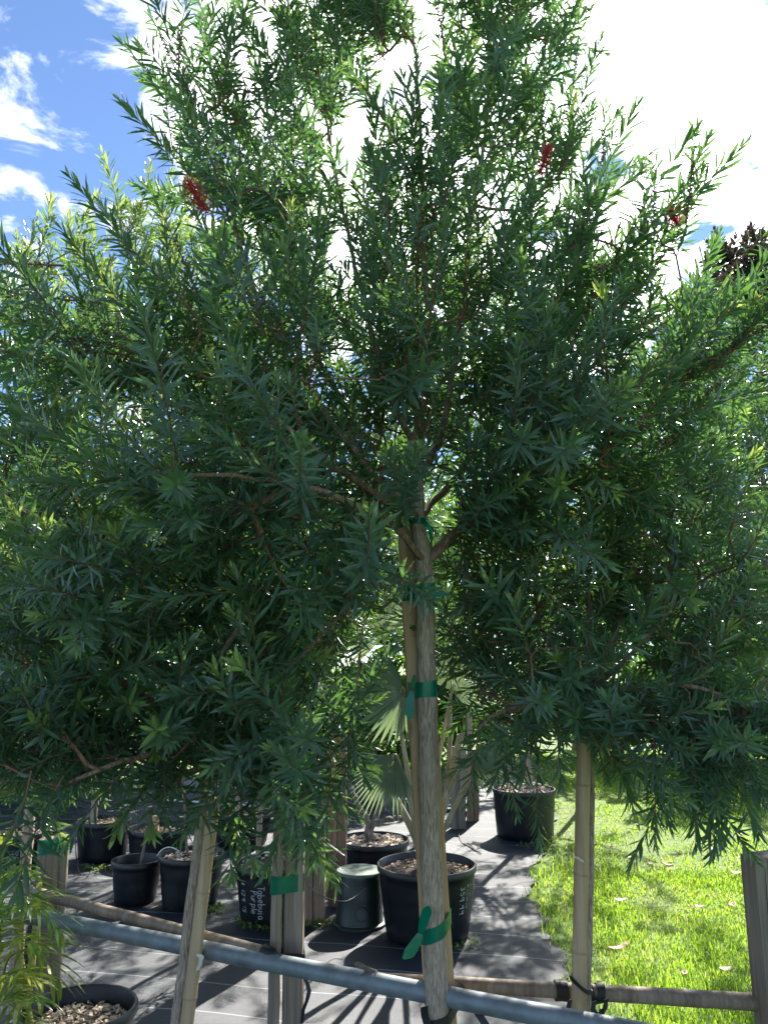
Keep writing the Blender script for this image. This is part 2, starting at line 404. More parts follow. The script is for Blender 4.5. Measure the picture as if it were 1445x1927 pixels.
# ------------------------------------------------------------------ leafy sprigs
GA = math.pi * (3 - math.sqrt(5))
def leaf_arrays(o, d, nrm, ln, w, curl, tint):
    """8-vertex lanceolate leaf with a folded midrib"""
    s = np.cross(d, nrm); s /= np.linalg.norm(s)
    out = []
    for u, ww in ((0, .10), (.32, .92), (.66, .88), (1, 0)):
        c = o + d * (ln * u) - nrm * (curl * ln * u * u)
        if u == 0 or u == 1: out.append(c)
        else: out += [c - s * (w * .5 * ww) + nrm * (w * .10), c - nrm * (w * .06), c + s * (w * .5 * ww) + nrm * (w * .10)]
    return out
LEAF_F = np.array([[0, 2, 1, 1], [0, 3, 2, 2], [1, 2, 5, 4], [2, 3, 6, 5], [4, 5, 7, 7], [5, 6, 7, 7]])
def unit(v): return v / (np.linalg.norm(v) + 1e-12)
def sprig(rng, L, n, ln, w, new=.25, start=.03, capsules=0, bend=.25, a0=78, a1=22, base_tint=.25, wisp=1.0):
    """returns V, F, material index, tint for one leafy shoot growing along +Z"""
    V, F, MI, T = [], [], [], []
    bx, by = rng.normal(0, bend * .5, 2)
    def axis(t): return np.array([bx * L * t * t, by * L * t * t, L * t])
    # stem, 4-sided
    k = 5; ring = []
    for i in range(k):
        t = i / (k - 1); c = axis(t); r = (.0032 if capsules else .0021) * (1 - .6 * t)
        for j in range(4): a = j * math.pi / 2; V.append(c + np.array([r * math.cos(a), r * math.sin(a), 0])); T.append(.2 + .6 * t * new)
    for i in range(k - 1):
        for j in range(4): F.append([i * 4 + j, i * 4 + (j + 1) % 4, i * 4 + 4 + (j + 1) % 4, i * 4 + 4 + j]); MI.append(1)
    az = rng.uniform(0, 6.28)
    for i in range(n):
        f = (i + .5) / n; t = start + (1.02 - start) * f
        az += GA + rng.normal(0, .25)
        c = axis(t); tan = unit(axis(t + .02) - axis(t - .02))
        rad = np.array([math.cos(az), math.sin(az), 0.0]); rad = unit(rad - tan * rad.dot(tan))
        ang = RAD(a0 + (a1 - a0) * f ** 1.6 + rng.normal(0, 9))
        d = tan * math.cos(ang) + rad * math.sin(ang); nr = tan * math.sin(ang) - rad * math.cos(ang)
        l = ln * rng.uniform(.78, 1.12) * (1 - .55 * max(0, f - .78) / .22) * (.7 + .3 * min(1, f / .15))
        roll = rng.normal(0, .35); nr = unit(nr * math.cos(roll) + np.cross(d, nr) * math.sin(roll))
        tt = base_tint + rng.normal(0, .10) + new * max(0, (f - .55) / .45) ** 1.3
        b = len(V); V += leaf_arrays(c, d, nr, l, w * rng.uniform(.85, 1.15) * (.75 if f > .9 else 1), rng.normal(.10, .08), tt)
        F += (LEAF_F + b).tolist(); MI += [0] * 6; T += [tt] * 8
    for i in range(capsules):
        t = .10 + .58 * i / capsules; az += GA; c = axis(t) + .0058 * np.array([math.cos(az), math.sin(az), 0]); r = .0046 * rng.uniform(.75, 1.15)
        b = len(V); V += [c + r * np.array(q) for q in ((1, 0, 0), (-1, 0, 0), (0, 1, 0), (0, -1, 0), (0, 0, 1), (0, 0, -1))]; T += [0] * 6
        F += [[b + 4, b, b + 2, b + 2], [b + 4, b + 2, b + 1, b + 1], [b + 4, b + 1, b + 3, b + 3], [b + 4, b + 3, b, b], [b + 5, b + 2, b, b], [b + 5, b + 1, b + 2, b + 2], [b + 5, b + 3, b + 1, b + 1], [b + 5, b, b + 3, b + 3]]; MI += [2] * 8
    return np.array(V, np.float32), np.array(F, np.int32), np.array(MI, np.int32), np.clip(np.array(T, np.float32), 0, 1)
_r = np.random.default_rng(3)
SPR = {'mature': [sprig(_r, L, n, .078, .0115, new=nw) for L, n, nw in ((.20, 34, .1), (.24, 40, .2), (.28, 46, .15), (.17, 30, .25), (.30, 50, .35), (.22, 36, .5))],
       'fine': [sprig(_r, L, n, .066, .0088, new=nw, a0=68, a1=18) for L, n, nw in ((.22, 42, .1), (.27, 52, .2), (.32, 58, .3), (.19, 36, .2))],
       'new': [sprig(_r, L, n, .070, .0110, new=.75, base_tint=.45, a0=62) for L, n in ((.17, 28), (.22, 36), (.26, 40))],
       'yellow': [sprig(_r, L, n, .080, .0120, new=.35, base_tint=.72, a0=58, a1=15) for L, n in ((.24, 36), (.32, 46), (.28, 40))],
       'shoot': [sprig(_r, L, n, .058, .0085, new=.3, start=st, capsules=38, a0=70, a1=14, bend=.18) for L, n, st in ((.30, 20, .58), (.27, 22, .50), (.34, 30, .42))],
       'long': [sprig(_r, L, n, .072, .0100, new=nw, a0=66, a1=16, bend=.16) for L, n, nw in ((.36, 62, .15), (.42, 72, .2), (.46, 76, .3))],
       'broad': [sprig(_r, L, n, .105, .045, new=nw, a0=75, a1=30) for L, n, nw in ((.30, 22, .3), (.36, 26, .2), (.26, 18, .5))]}
SPR_ME = {}
def sprig_mesh(kind, i, leafm):
    key = (kind, i, leafm)
    if key not in SPR_ME:
        V, F, MI, T = SPR[kind][i]
        SPR_ME[key] = np_mesh('leafy_sprig', V, F, [M[leafm], M['twig'], M['capsule']], MI, T)
    return SPR_ME[key]
def frame(d, rng):
    d = unit(np.asarray(d, float)); r = rng.normal(size=3); a = unit(r - d * r.dot(d)); b = np.cross(d, a)
    return np.stack([a, b, d], 1)

# ------------------------------------------------------------------ trees
def resample(pts, rad, step=.04):
    pts = [np.array(p, float) for p in pts]; out = []; ro = []
    n = len(pts)
    for i in range(n - 1):
        p0 = pts[max(i - 1, 0)]; p1 = pts[i]; p2 = pts[i + 1]; p3 = pts[min(i + 2, n - 1)]
        k = max(2, int(np.linalg.norm(p2 - p1) / step))
        for j in range(k):
            t = j / k
            out.append(.5 * ((2 * p1) + (-p0 + p2) * t + (2 * p0 - 5 * p1 + 4 * p2 - p3) * t * t + (-p0 + 3 * p1 - 3 * p2 + p3) * t ** 3)); ro.append(rad[i] + (rad[i + 1] - rad[i]) * t)
    out.append(pts[-1]); ro.append(rad[-1]); return np.array(out), ro
def in_frame(p, m=60):
    y = p[1]
    if y < .3: return False
    # camera coordinates
    dx, dy, dz = p[0], p[1], p[2] - CAMH
    zc = dy * CP + dz * SP; yc = -dy * SP + dz * CP
    px = 722.5 + FPX * dx / zc; py = 963.5 - FPX * yc / zc
    return -m < px < 1445 + m and -m < py < 1927 + m
def tree(name, label, base, trunk, limbs, blobs, seed, leafm='leaf', kinds=(('mature', 1.0),), parts=300, up=.35, extra=(), flowers=(), out_c=None,
         scale=1.0, group='bottlebrush trees in the nursery bed', cat='tree', barkm='bark', limbm='limb', maxreach=1.1, clear=None, dens=1.0):
    """trunk: [(pos, radius)], limbs: list of the same, blobs: [(centre, (rx, ry, rz), count)] of leafy shoots"""
    rng = np.random.default_rng(seed); prng = random.Random(seed)
    root = empty(name, base, label, cat, group)
    tp, tr = resample([p for p, r in trunk], [r for p, r in trunk], .03)
    mb = MB(); mb.tube([Vector(p) for p in tp], [r * (1 + .05 * math.sin(i * .9) + prng.uniform(-.03, .03)) for i, r in enumerate(tr)], 14, jitter=.05, rng=prng)
    mb.build('trunk', M[barkm], root)
    nodes = []; ndir = []; par = []
    tn = np.array(tp)
    for i, p in enumerate(tn):
        if p[2] > tn[-1][2] - .45: nodes.append(p); ndir.append(unit(tn[min(i + 1, len(tn) - 1)] - tn[max(i - 1, 0)])); par.append(-1)
    for lb in limbs:
        q, r = resample([p for p, _ in lb], [rr for _, rr in lb], .045)
        jit = rng.normal(0, .0025, q.shape); jit[0] = 0
        q = q + jit
        m2 = MB(); m2.tube([Vector(p) for p in q], r, 8, jitter=.06, rng=prng); m2.build('limb', M[limbm], root)
        for i, p in enumerate(q[3:]):
            nodes.append(p); ndir.append(unit(q[min(i + 4, len(q) - 1)] - q[i + 2])); par.append(-1)
    # shoot positions
    tg = []
    for c, r, n in blobs:
        c = np.array(c); got = 0; tries = 0; n = int(round(n * dens))
        while got < n and tries < n * 6:
            tries += 1
            v = unit(rng.normal(size=3)) * rng.random() ** .42
            p = c + v * np.array(r)
            if p[2] < .45 or (clear is not None and clear(p)): continue
            tg.append(p); got += 1
    tg = np.array(tg)
    cen = np.array(out_c) if out_c is not None else tg.mean(0)
    N0 = np.array(nodes)
    order = np.argsort([np.min(((N0 - p) ** 2).sum(1)) for p in tg])
    cap = len(nodes) + len(tg) * 14 + 10
    NP = np.zeros((cap, 3)); ND = np.zeros((cap, 3)); NL = np.zeros(cap); NPAR = np.full(cap, -1)
    nn = len(nodes); NP[:nn] = N0; ND[:nn] = ndir
    paths = []; sprigs = []
    for oi in order:
        t = tg[oi]
        dv = t - NP[:nn]; dist = np.sqrt((dv ** 2).sum(1)) + 1e-6
        al = (dv * ND[:nn]).sum(1) / dist
        cost = dist * (1.25 - .45 * al) + .5 * np.maximum(0, -dv[:, 2])
        i = int(np.argmin(cost)); l = dist[i]
        if l > maxreach: continue
        p0 = NP[i]; ctrl = p0 + ND[i] * l * .35 + np.array([0, 0, .06 * l]) + rng.normal(0, .04 * l, 3)
        k = max(2, min(12, int(l / .05)))
        pth = [p0]; prev = i
        for j in range(1, k + 1):
            s = j / k; q = (1 - s) ** 2 * p0 + 2 * s * (1 - s) * ctrl + s * s * t
            NP[nn] = q; ND[nn] = unit(q - pth[-1]); NPAR[nn] = prev; prev = nn; nn += 1; pth.append(q)
        j = prev
        while j >= 0: NL[j] += 1; j = NPAR[j]
        paths.append((i, prev, pth))
        end = unit(pth[-1] - pth[-2]); outw = unit((t - cen) * np.array([1, 1, .6]))
        d = unit(end * .55 + outw * .55 + rng.normal(0, .30, 3) + np.array([0, 0, up + .25 * outw[2]]))
        sprigs.append((t, d))
    # twigs
    mb = MB()
    for i, last, pth in paths:
        n = len(pth); j = last; loads = []
        for _ in range(n - 1): loads.append(NL[j]); j = NPAR[j]
        loads = loads[::-1]; loads = [loads[0]] + loads
        mb.tube([Vector(p) for p in pth], [.0016 + .0011 * math.sqrt(x) for x in loads], 5, cap=False)
    if paths: tag(mb.build('twigs', M['twig'], root), kind='stuff')
    # shoots: nearest in view become parts, the rest one mesh
    kn = [k for k, w in kinds]; kw = np.array([w for k, w in kinds]); kw = kw / kw.sum()
    items = []
    for p, d in sprigs:
        k = kn[int(rng.choice(len(kn), p=kw))]; items.append((p, d, k, int(rng.integers(len(SPR[k]))), scale * rng.uniform(.82, 1.18)))
        # a second shoot a little way back on the same twig
        if rng.random() < .55:
            k2 = kn[int(rng.choice(len(kn), p=kw))]; d2 = unit(d + rng.normal(0, .55, 3)); items.append((p - d * .05 * scale + rng.normal(0, .006, 3), d2, k2, int(rng.integers(len(SPR[k2]))), scale * rng.uniform(.7, 1.0)))
    for p, d, k in extra: items.append((np.array(p), unit(np.array(d)), k, int(rng.integers(len(SPR[k]))), scale * rng.uniform(.9, 1.15)))
    if clear is not None: items = [it for it in items if not any(clear(it[0] + it[1] * q * it[4]) for q in (0, .10, .2, .3))]
    dist = np.array([p[1] if in_frame(p) else 99 for p, *_ in items]); near = set(np.argsort(dist)[:parts].tolist()) if parts else set()
    near = {i for i in near if dist[i] < 90}
    VV, FF, MM, TT = [], [], [], []; b = 0
    for i, (p, d, k, vi, sc) in enumerate(items):
        R = frame(d, rng) * sc
        if i in near:
            o = bpy.data.objects.new('leafy_sprig', sprig_mesh(k, vi, leafm)); COL.objects.link(o); o.parent = root
            m4 = Matrix([[*R[0], p[0] - base[0]], [*R[1], p[1] - base[1]], [*R[2], p[2] - base[2]], [0, 0, 0, 1]]); o.matrix_local = m4
            continue
        V, F, MI, T = SPR[k][vi]
        VV.append(V @ R.T.astype(np.float32) + p.astype(np.float32)); FF.append(F + b); MM.append(MI); TT.append(T); b += len(V)
    if VV:
        o = mesh_obj('foliage', np_mesh('foliage', np.concatenate(VV), np.concatenate(FF), [M[leafm], M['twig'], M['capsule']], np.concatenate(MM), np.concatenate(TT)), root)
        tag(o, kind='stuff')
    for p, d, ln in flowers:
        o = flower(np.array(p), np.array(d), ln, rng); o.parent = root; o.location = -Vector(base)
    return root
def flower(p, d, ln, rng):
    R = frame(d, rng); V, F, T, MI = [], [], [], []
    n = 330
    for i in range(n):
        t = (i + .5) / n; az = i * GA; c = np.array([0, 0, ln * t]); e = math.sin(min(1, t * 5 + .25) * 1.57) * math.sin(min(1, (1 - t) * 4 + .3) * 1.57)
        l = rng.uniform(.024, .044) * e; an = RAD(rng.normal(62, 16)); r = np.array([math.cos(az), math.sin(az), 0]); dd = r * math.sin(an) + np.array([0, 0, 1]) * math.cos(an)
        s = np.cross(dd, np.array([0, 0, 1])); s = unit(s) * .0006
        tip = c + dd * l; b = len(V); V += [c - s, c + s, tip + s * 1.6, tip - s * 1.6]; F.append([b, b + 1, b + 2, b + 3]); T += [rng.random()] * 4; MI.append(0)
    V = np.array(V) @ R.T + p
    return mesh_obj('flower_spike', np_mesh('flower_spike', V, F, [M['stamen']], MI, T))
def pp(px, py, d): return np.array(P(px, py, d))
def blob(px, py, d, rx, ry, rz, n):
    k = mpp(py, d); return (pp(px, py, d), (rx * k, rz, ry * k), n)

KM = (('mature', .46), ('long', .24), ('fine', .12), ('new', .10), ('shoot', .08))
def off_trunk(p):
    # the lower trunk is kept pruned on the near side
    x0 = ray(800, 1200)[0] * 2.29
    return (-.022 < p[0] - x0 < .055 and p[1] < 2.5 and p[2] < 2.0) or (abs(p[0] - x0) < .07 and p[1] < 2.5 and p[2] < 1.50) or (x0 - .115 < p[0] < x0 + .02 and p[2] < 1.42)
def tree_main():
    d = 2.29
    b = pp(826, 1927, d); base = np.array([b[0] + .01, d, 0.0])
    trunk = [(base, .036), (pp(824, 1927, d), .0325), (pp(814, 1700, d), .0310), (pp(806, 1450, d), .0295), (pp(801, 1200, d), .0275), (pp(797, 1065, d), .026), (pp(787, 985, d), .021), (pp(785, 920, d), .019), (pp(777, 830, d), .017)]
    f0 = pp(799, 1060, d); f1 = pp(787, 975, d); f2 = pp(785, 915, d); top = pp(777, 830, d)
    limbs = [
        [(top, .013), (pp(800, 735, 2.27), .012), (pp(802, 600, 2.27), .010), (pp(797, 440, 2.3), .008), (pp(790, 220, 2.35), .006), (pp(775, 20, 2.4), .004)],
        [(top, .011), (pp(745, 770, 2.3), .010), (pp(700, 620, 2.36), .008), (pp(650, 420, 2.45), .007), (pp(610, 200, 2.5), .005), (pp(590, 20, 2.55), .0035)],
        [(f2, .012), (pp(835, 800, 2.36), .011), (pp(862, 620, 2.38), .009), (pp(885, 440, 2.38), .008), (pp(915, 220, 2.38), .006), (pp(925, 10, 2.4), .004)],
        [(f0, .017), (pp(850, 1010, 2.31), .016), (pp(915, 950, 2.38), .013), (pp(985, 830, 2.45), .010), (pp(1090, 660, 2.5), .007), (pp(1210, 480, 2.5), .004)],
        [(pp(850, 1012, 2.31), .014), (pp(930, 925, 2.34), .010), (pp(1040, 770, 2.32), .007), (pp(1180, 630, 2.25), .005), (pp(1380, 520, 2.15), .003)],
        [(f1, .011), (pp(870, 880, 2.55), .010), (pp(985, 700, 2.8), .008), (pp(1060, 480, 2.9), .006), (pp(1080, 250, 2.9), .004)],
        [(f1, .012), (pp(700, 890, 2.2), .011), (pp(600, 760, 2.15), .009), (pp(500, 600, 2.15), .007), (pp(440, 420, 2.2), .006), (pp(390, 230, 2.25), .004)],
        [(f2, .011), (pp(690, 830, 2.4), .010), (pp(580, 640, 2.5), .008), (pp(510, 480, 2.5), .007), (pp(430, 280, 2.5), .005), (pp(330, 80, 2.5), .0035)],
        [(f1, .011), (pp(690, 920, 2.05), .010), (pp(520, 790, 2.0), .006), (pp(350, 690, 2.0), .004), (pp(170, 610, 2.05), .003)],
        [(f0, .011), (pp(730, 980, 2.1), .010), (pp(620, 930, 1.9), .008), (pp(480, 900, 1.8), .006), (pp(330, 890, 1.75), .004)],
        [(f2, .010), (pp(740, 860, 2.6), .009), (pp(620, 760, 2.9), .007), (pp(480, 640, 3.1), .005), (pp(400, 520, 3.1), .003)],
        [(f0, .008), (pp(860, 1000, 2.28), .007), (pp(960, 900, 2.2), .0055), (pp(1100, 830, 2.1), .004), (pp(1260, 770, 2.0), .0025)],
    ]
    blobs = [blob(425, 270, 2.4, 115, 170, .26, 38), blob(500, 450, 2.4, 150, 100, .35, 34), blob(600, 150, 2.5, 95, 180, .25, 36), blob(710, 60, 2.45, 60, 140, .2, 24), blob(905, 140, 2.4, 80, 250, .22, 52), blob(1010, 120, 2.6, 45, 120, .2, 14),
             blob(800, 400, 2.35, 130, 130, .35, 40), blob(1030, 350, 2.6, 80, 120, .25, 28), blob(740, 600, 2.45, 290, 150, .55, 112), blob(1120, 580, 2.35, 200, 80, .45, 60),
             blob(1080, 760, 2.3, 240, 120, .55, 84), blob(470, 720, 2.25, 230, 110, .50, 84), blob(190, 670, 2.05, 190, 60, .22, 40),
             blob(480, 940, 1.95, 210, 100, .35, 60), blob(650, 860, 2.3, 190, 140, .5, 70), blob(830, 800, 2.7, 130, 110, .35, 40), blob(1000, 940, 2.25, 180, 100, .40, 54), blob(660, 1090, 2.05, 110, 100, .22, 28),
             blob(890, 1120, 2.4, 70, 80, .25, 18), blob(1320, 690, 2.0, 90, 70, .25, 10), blob(1090, 830, 2.0, 160, 90, .15, 24), blob(760, 700, 2.0, 120, 110, .12, 12), blob(690, 970, 2.15, 80, 60, .10, 12), blob(905, 960, 2.15, 80, 60, .10, 12)]
    ex = []
    for px, py, dd, qx, qy in ((345, 190, 2.45, 205, 85), (330, 130, 2.5, 290, 25), (395, 110, 2.5, 380, 0), (430, 120, 2.5, 412, 0), (470, 120, 2.5, 462, 30), (1075, 180, 2.7, 1098, 30), (1010, 140, 2.6, 1050, 0), (650, 120, 2.5, 640, 0), (720, 100, 2.5, 730, 0), (780, 180, 2.4, 800, 30), (560, 140, 2.5, 550, 20), (840, 120, 2.4, 830, 0), (960, 130, 2.4, 980, 10),
                               (1075, 330, 2.6, 1085, 170), (1135, 330, 2.4, 1132, 200), (1290, 420, 2.1, 1305, 300), (1120, 330, 2.9, 1165, 220), (1230, 450, 2.2, 1225, 310), (120, 500, 2.0, 0, 490), (190, 570, 2.0, 60, 560)):
        p = pp(px, py, dd); ex.append((p, pp(qx, qy, dd) - p, 'shoot'))
    fl = [(pp(392, 402, 2.02), pp(352, 338, 2.0) - pp(392, 402, 2.02), .105), (pp(505, 375, 2.45), pp(545, 355, 2.45) - pp(505, 375, 2.45), .07), (pp(1012, 335, 2.25), pp(1032, 275, 2.2) - pp(1012, 335, 2.25), .095),
          (pp(745, 548, 2.7), pp(790, 530, 2.7) - pp(745, 548, 2.7), .075), (pp(835, 560, 2.7), pp(850, 540, 2.7) - pp(835, 560, 2.7), .045), (pp(1275, 425, 2.15), pp(1255, 385, 2.1) - pp(1275, 425, 2.15), .06)]
    tree('bottlebrush_tree', 'tall bottlebrush tree with fissured trunk tied to the pale pine stake', tuple(base), trunk, limbs, blobs, 21, kinds=KM, extra=ex, flowers=fl, out_c=pp(790, 900, 2.35), up=.5, clear=off_trunk, dens=.80)
def tree_left():
    d = 2.62
    base = np.array([pp(325, 1990, d)[0] - .05, d, 0.0])
    trunk = [(base, .022), (pp(333, 1927, d), .0205), (pp(361, 1700, d), .0200), (pp(383, 1530, d), .0195), (pp(385, 1440, d), .018), (pp(372, 1330, d), .016), (pp(358, 1250, d), .013)]
    f0 = pp(385, 1450, d); f1 = pp(376, 1360, d); top = pp(358, 1250, d)
    limbs = [
        [(top, .011), (pp(350, 1150, 2.6), .010), (pp(345, 1020, 2.55), .008), (pp(330, 880, 2.5), .006), (pp(300, 760, 2.45), .004)],
        [(f1, .010), (pp(420, 1230, 2.65), .009), (pp(430, 1080, 2.7), .007), (pp(450, 930, 2.7), .005)],
        [(f0, .012), (pp(310, 1340, 2.5), .011), (pp(200, 1270, 2.35), .009), (pp(60, 1250, 2.2), .006)],
        [(f1, .010), (pp(290, 1240, 2.4), .009), (pp(210, 1120, 2.2), .007), (pp(190, 1000, 2.05), .005)],
        [(f0, .011), (pp(470, 1360, 2.5), .010), (pp(560, 1290, 2.4), .008), (pp(640, 1200, 2.3), .005)],
        [(f0, .010), (pp(330, 1420, 2.3), .009), (pp(230, 1430, 2.05), .007), (pp(110, 1480, 1.95), .004)],
        [(f0, .010), (pp(440, 1400, 2.35), .009), (pp(520, 1400, 2.1), .006), (pp(600, 1440, 2.0), .004)],
        [(f1, .009), (pp(390, 1290, 2.3), .008), (pp(420, 1230, 2.05), .006), (pp(450, 1180, 1.9), .004)],
        [(f1, .009), (pp(300, 1180, 2.9), .008), (pp(200, 1020, 3.1), .006), (pp(130, 900, 3.1), .004)],
        [(f1, .009), (pp(480, 1200, 2.95), .008), (pp(560, 1060, 3.1), .006)],
    ]
    blobs = [blob(350, 1190, 2.6, 260, 190, .45, 120), blob(130, 1240, 2.3, 180, 150, .40, 64), blob(180, 1010, 2.35, 200, 120, .40, 48), blob(520, 1230, 2.4, 120, 150, .40, 66),
             blob(330, 1385, 2.35, 270, 65, .38, 84), blob(90, 1400, 2.1, 120, 70, .25, 34), blob(570, 1410, 2.15, 110, 60, .25, 36), blob(480, 1430, 2.4, 150, 50, .3, 34), blob(380, 1050, 2.6, 180, 130, .4, 60), blob(200, 1150, 1.95, 110, 110, .15, 18)]
    ex = []
    for px, py, dd, qx, qy in ((425, 1530, 2.3, 440, 1620), (620, 1440, 2.0, 640, 1550), (600, 1450, 2.1, 590, 1540), (650, 1400, 2.1, 668, 1510), (560, 1460, 2.2, 545, 1550), (630, 1320, 2.1, 680, 1360), (640, 1360, 2.2, 672, 1440), (120, 1500, 1.9, 60, 1560), (60, 1490, 1.7, 40, 1600)):
        p = pp(px, py - 40, dd); ex.append((p, pp(qx, qy, dd) - p, 'mature'))
    for px, py in ((205, 1130), (290, 1130), (490, 1270), (455, 1350), (540, 1370), (480, 1190), (100, 1120), (190, 815), (320, 1020)):
        p = pp(px, py + 15, 1.95); ex.append((p, np.array([rngA.uniform(-.3, .3), -.5, .8]), 'new'))
    tree('bottlebrush_tree', 'low spreading bottlebrush tree leaning with a bamboo pole on the left', tuple(base), trunk, limbs, blobs, 33, kinds=(('mature', .62), ('fine', .12), ('new', .26)), up=.12, extra=ex, out_c=pp(370, 1330, 2.55), clear=off_trunk, dens=.70)
rngA = random.Random(4)
def tree_right():
    d = 2.43
    base = np.array([pp(1100, 1927, d)[0], d, 0.0])
    trunk = [(base, .016), (pp(1103, 1915, d), .0145), (pp(1107, 1700, d), .014), (pp(1110, 1500, d), .0135), (pp(1106, 1400, d), .013), (pp(1108, 1300, d), .012)]
    f0 = pp(1107, 1390, d); top = pp(1108, 1300, d)
    limbs = [
        [(top, .010), (pp(1108, 1180, 2.45), .009), (pp(1105, 1050, 2.5), .007), (pp(1110, 900, 2.5), .005)],
        [(top, .010), (pp(1150, 1210, 2.5), .009), (pp(1200, 1080, 2.6), .007), (pp(1260, 930, 2.7), .005)],
        [(f0, .010), (pp(1055, 1280, 2.4), .009), (pp(1030, 1200, 2.4), .007), (pp(970, 1120, 2.35), .005)],
        [(f0, .010), (pp(1180, 1310, 2.3), .009), (pp(1280, 1290, 2.15), .007), (pp(1390, 1320, 2.1), .004)],
        [(f0, .009), (pp(1040, 1340, 2.3), .008), (pp(960, 1330, 2.2), .006), (pp(900, 1370, 2.15), .004)],
        [(top, .007), (pp(1190, 1230, 2.35), .006), (pp(1290, 1120, 2.35), .004), (pp(1380, 1050, 2.35), .003)],
        [(f0, .008), (pp(1170, 1330, 2.7), .007), (pp(1290, 1250, 2.9), .005)],
        [(top, .008), (pp(1060, 1180, 2.8), .007), (pp(1000, 1060, 2.95), .005)],
    ]
    blobs = [blob(1110, 1170, 2.5, 220, 180, .45, 130), blob(1330, 1180, 2.4, 160, 180, .40, 84), blob(1170, 1355, 2.35, 210, 70, .35, 76), blob(960, 1270, 2.35, 110, 110, .3, 55), blob(1350, 1400, 2.15, 110, 70, .22, 40),
             blob(1250, 990, 2.5, 210, 120, .4, 80), blob(1000, 1100, 2.6, 130, 120, .4, 50)]
    ex = []
    for px, py, dd, qx, qy in ((940, 1400, 2.15, 960, 1500), (900, 1420, 2.15, 885, 1490), (1360, 1440, 2.0, 1385, 1560), (1300, 1430, 2.0, 1310, 1530), (1230, 1420, 2.1, 1215, 1520), (1020, 1410, 2.2, 1000, 1490)):
        p = pp(px, py - 40, dd); ex.append((p, pp(qx, qy, dd) - p, 'fine'))
    tree('bottlebrush_tree', 'slim bottlebrush tree tied to a bamboo pole in front of the lawn', tuple(base), trunk, limbs, blobs, 44, kinds=(('fine', .64), ('mature', .20), ('new', .16)), up=.08, extra=ex, out_c=pp(1110, 1280, 2.45), clear=off_trunk, dens=.68)
tree_main(); tree_left(); tree_right()

def back_tree(label, px, d, z_fork, blobs, seed, kinds, leafm='leaf', parts=0, scale=1.0, tr=.03, name='bottlebrush_tree', group='bottlebrush trees in the nursery bed', up=.3, maxreach=1.6, dens=.8):
    rng = np.random.default_rng(seed + 1000)
    x = ray(px, 1300)[0] * d; base = np.array([x, d, 0.])
    fork = np.array([x, d, z_fork])
    trunk = [(base, tr), (np.array([x + .01, d, z_fork * .5]), tr * .85), (fork, tr * .7)]
    limbs = []
    for c, r, n in blobs:
        for _ in range(2):
            e = np.array(c) + rng.normal(0, .35, 3) * np.array(r); m = fork * .45 + e * .55 + np.array([0, 0, -.08]) * np.linalg.norm(e - fork)
            limbs.append([(fork, tr * .5), (m, tr * .32), (e, tr * .14)])
    return tree(name, label, tuple(base), trunk, limbs, blobs, seed, leafm=leafm, kinds=kinds, parts=parts, up=up, out_c=fork + np.array([0, 0, .3]), scale=scale, maxreach=maxreach, group=group, dens=dens)
back_tree('sunlit bottlebrush tree at the right edge behind the bamboo pole tree', 1500, 3.9, 1.3,
          [blob(1400, 950, 3.9, 190, 200, .6, 150), blob(1300, 760, 3.9, 200, 130, .6, 90), blob(1400, 1250, 3.7, 130, 160, .5, 70), blob(1180, 950, 4.0, 140, 160, .5, 60)], 55, (('fine', .55), ('new', .3), ('mature', .15)), parts=60)
back_tree('yellow green bottlebrush tree rising behind the left crown against the sky', 72, 3.9, 1.4,
          [blob(285, 470, 3.7, 75, 75, .3, 26), blob(400, 560, 3.7, 150, 80, .4, 50), blob(150, 560, 3.7, 170, 70, .4, 45), blob(250, 740, 3.6, 270, 150, .6, 120), blob(200, 1000, 3.6, 260, 200, .6, 110)], 66, (('yellow', .6), ('new', .4)), parts=60)
back_tree('bottlebrush tree at the far left edge behind the fern palm', -60, 3.3, 1.1,
          [blob(20, 900, 3.2, 150, 170, .5, 90), blob(10, 1200, 3.2, 150, 170, .5, 80), blob(60, 1420, 3.2, 130, 80, .4, 40)], 77, (('new', .35), ('mature', .65)), parts=60)
back_tree('bottlebrush tree behind the tall one, seen through its crown', 600, 5.1, 1.5,
          [blob(620, 900, 4.6, 260, 200, .7, 110), blob(820, 640, 4.6, 230, 160, .7, 80), blob(560, 1180, 4.5, 190, 130, .6, 60), blob(1000, 850, 4.6, 180, 170, .7, 70)], 88, (('fine', .5), ('new', .35), ('mature', .15)), parts=0)

# far shrubs and trees beyond the lawn
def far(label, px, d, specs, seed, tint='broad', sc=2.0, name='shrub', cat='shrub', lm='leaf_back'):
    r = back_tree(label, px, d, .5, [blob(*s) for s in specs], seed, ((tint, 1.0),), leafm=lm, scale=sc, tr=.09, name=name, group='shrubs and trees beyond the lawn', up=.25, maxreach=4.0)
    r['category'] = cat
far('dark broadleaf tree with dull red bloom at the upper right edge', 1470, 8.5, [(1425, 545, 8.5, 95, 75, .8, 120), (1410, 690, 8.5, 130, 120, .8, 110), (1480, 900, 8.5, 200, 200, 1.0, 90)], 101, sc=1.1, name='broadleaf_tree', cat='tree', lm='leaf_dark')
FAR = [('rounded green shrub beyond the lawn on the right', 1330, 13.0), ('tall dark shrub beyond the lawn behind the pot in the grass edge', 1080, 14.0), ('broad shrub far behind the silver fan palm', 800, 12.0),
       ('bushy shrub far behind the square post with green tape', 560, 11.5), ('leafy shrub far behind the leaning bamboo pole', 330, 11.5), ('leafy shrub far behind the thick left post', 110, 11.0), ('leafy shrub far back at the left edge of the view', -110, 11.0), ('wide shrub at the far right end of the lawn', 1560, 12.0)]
far('low shrub on the mat behind the gnarled shrub pot', 700, 9.0, [(700, 1405, 9.0, 120, 55, .5, 60)], 120, sc=1.2)
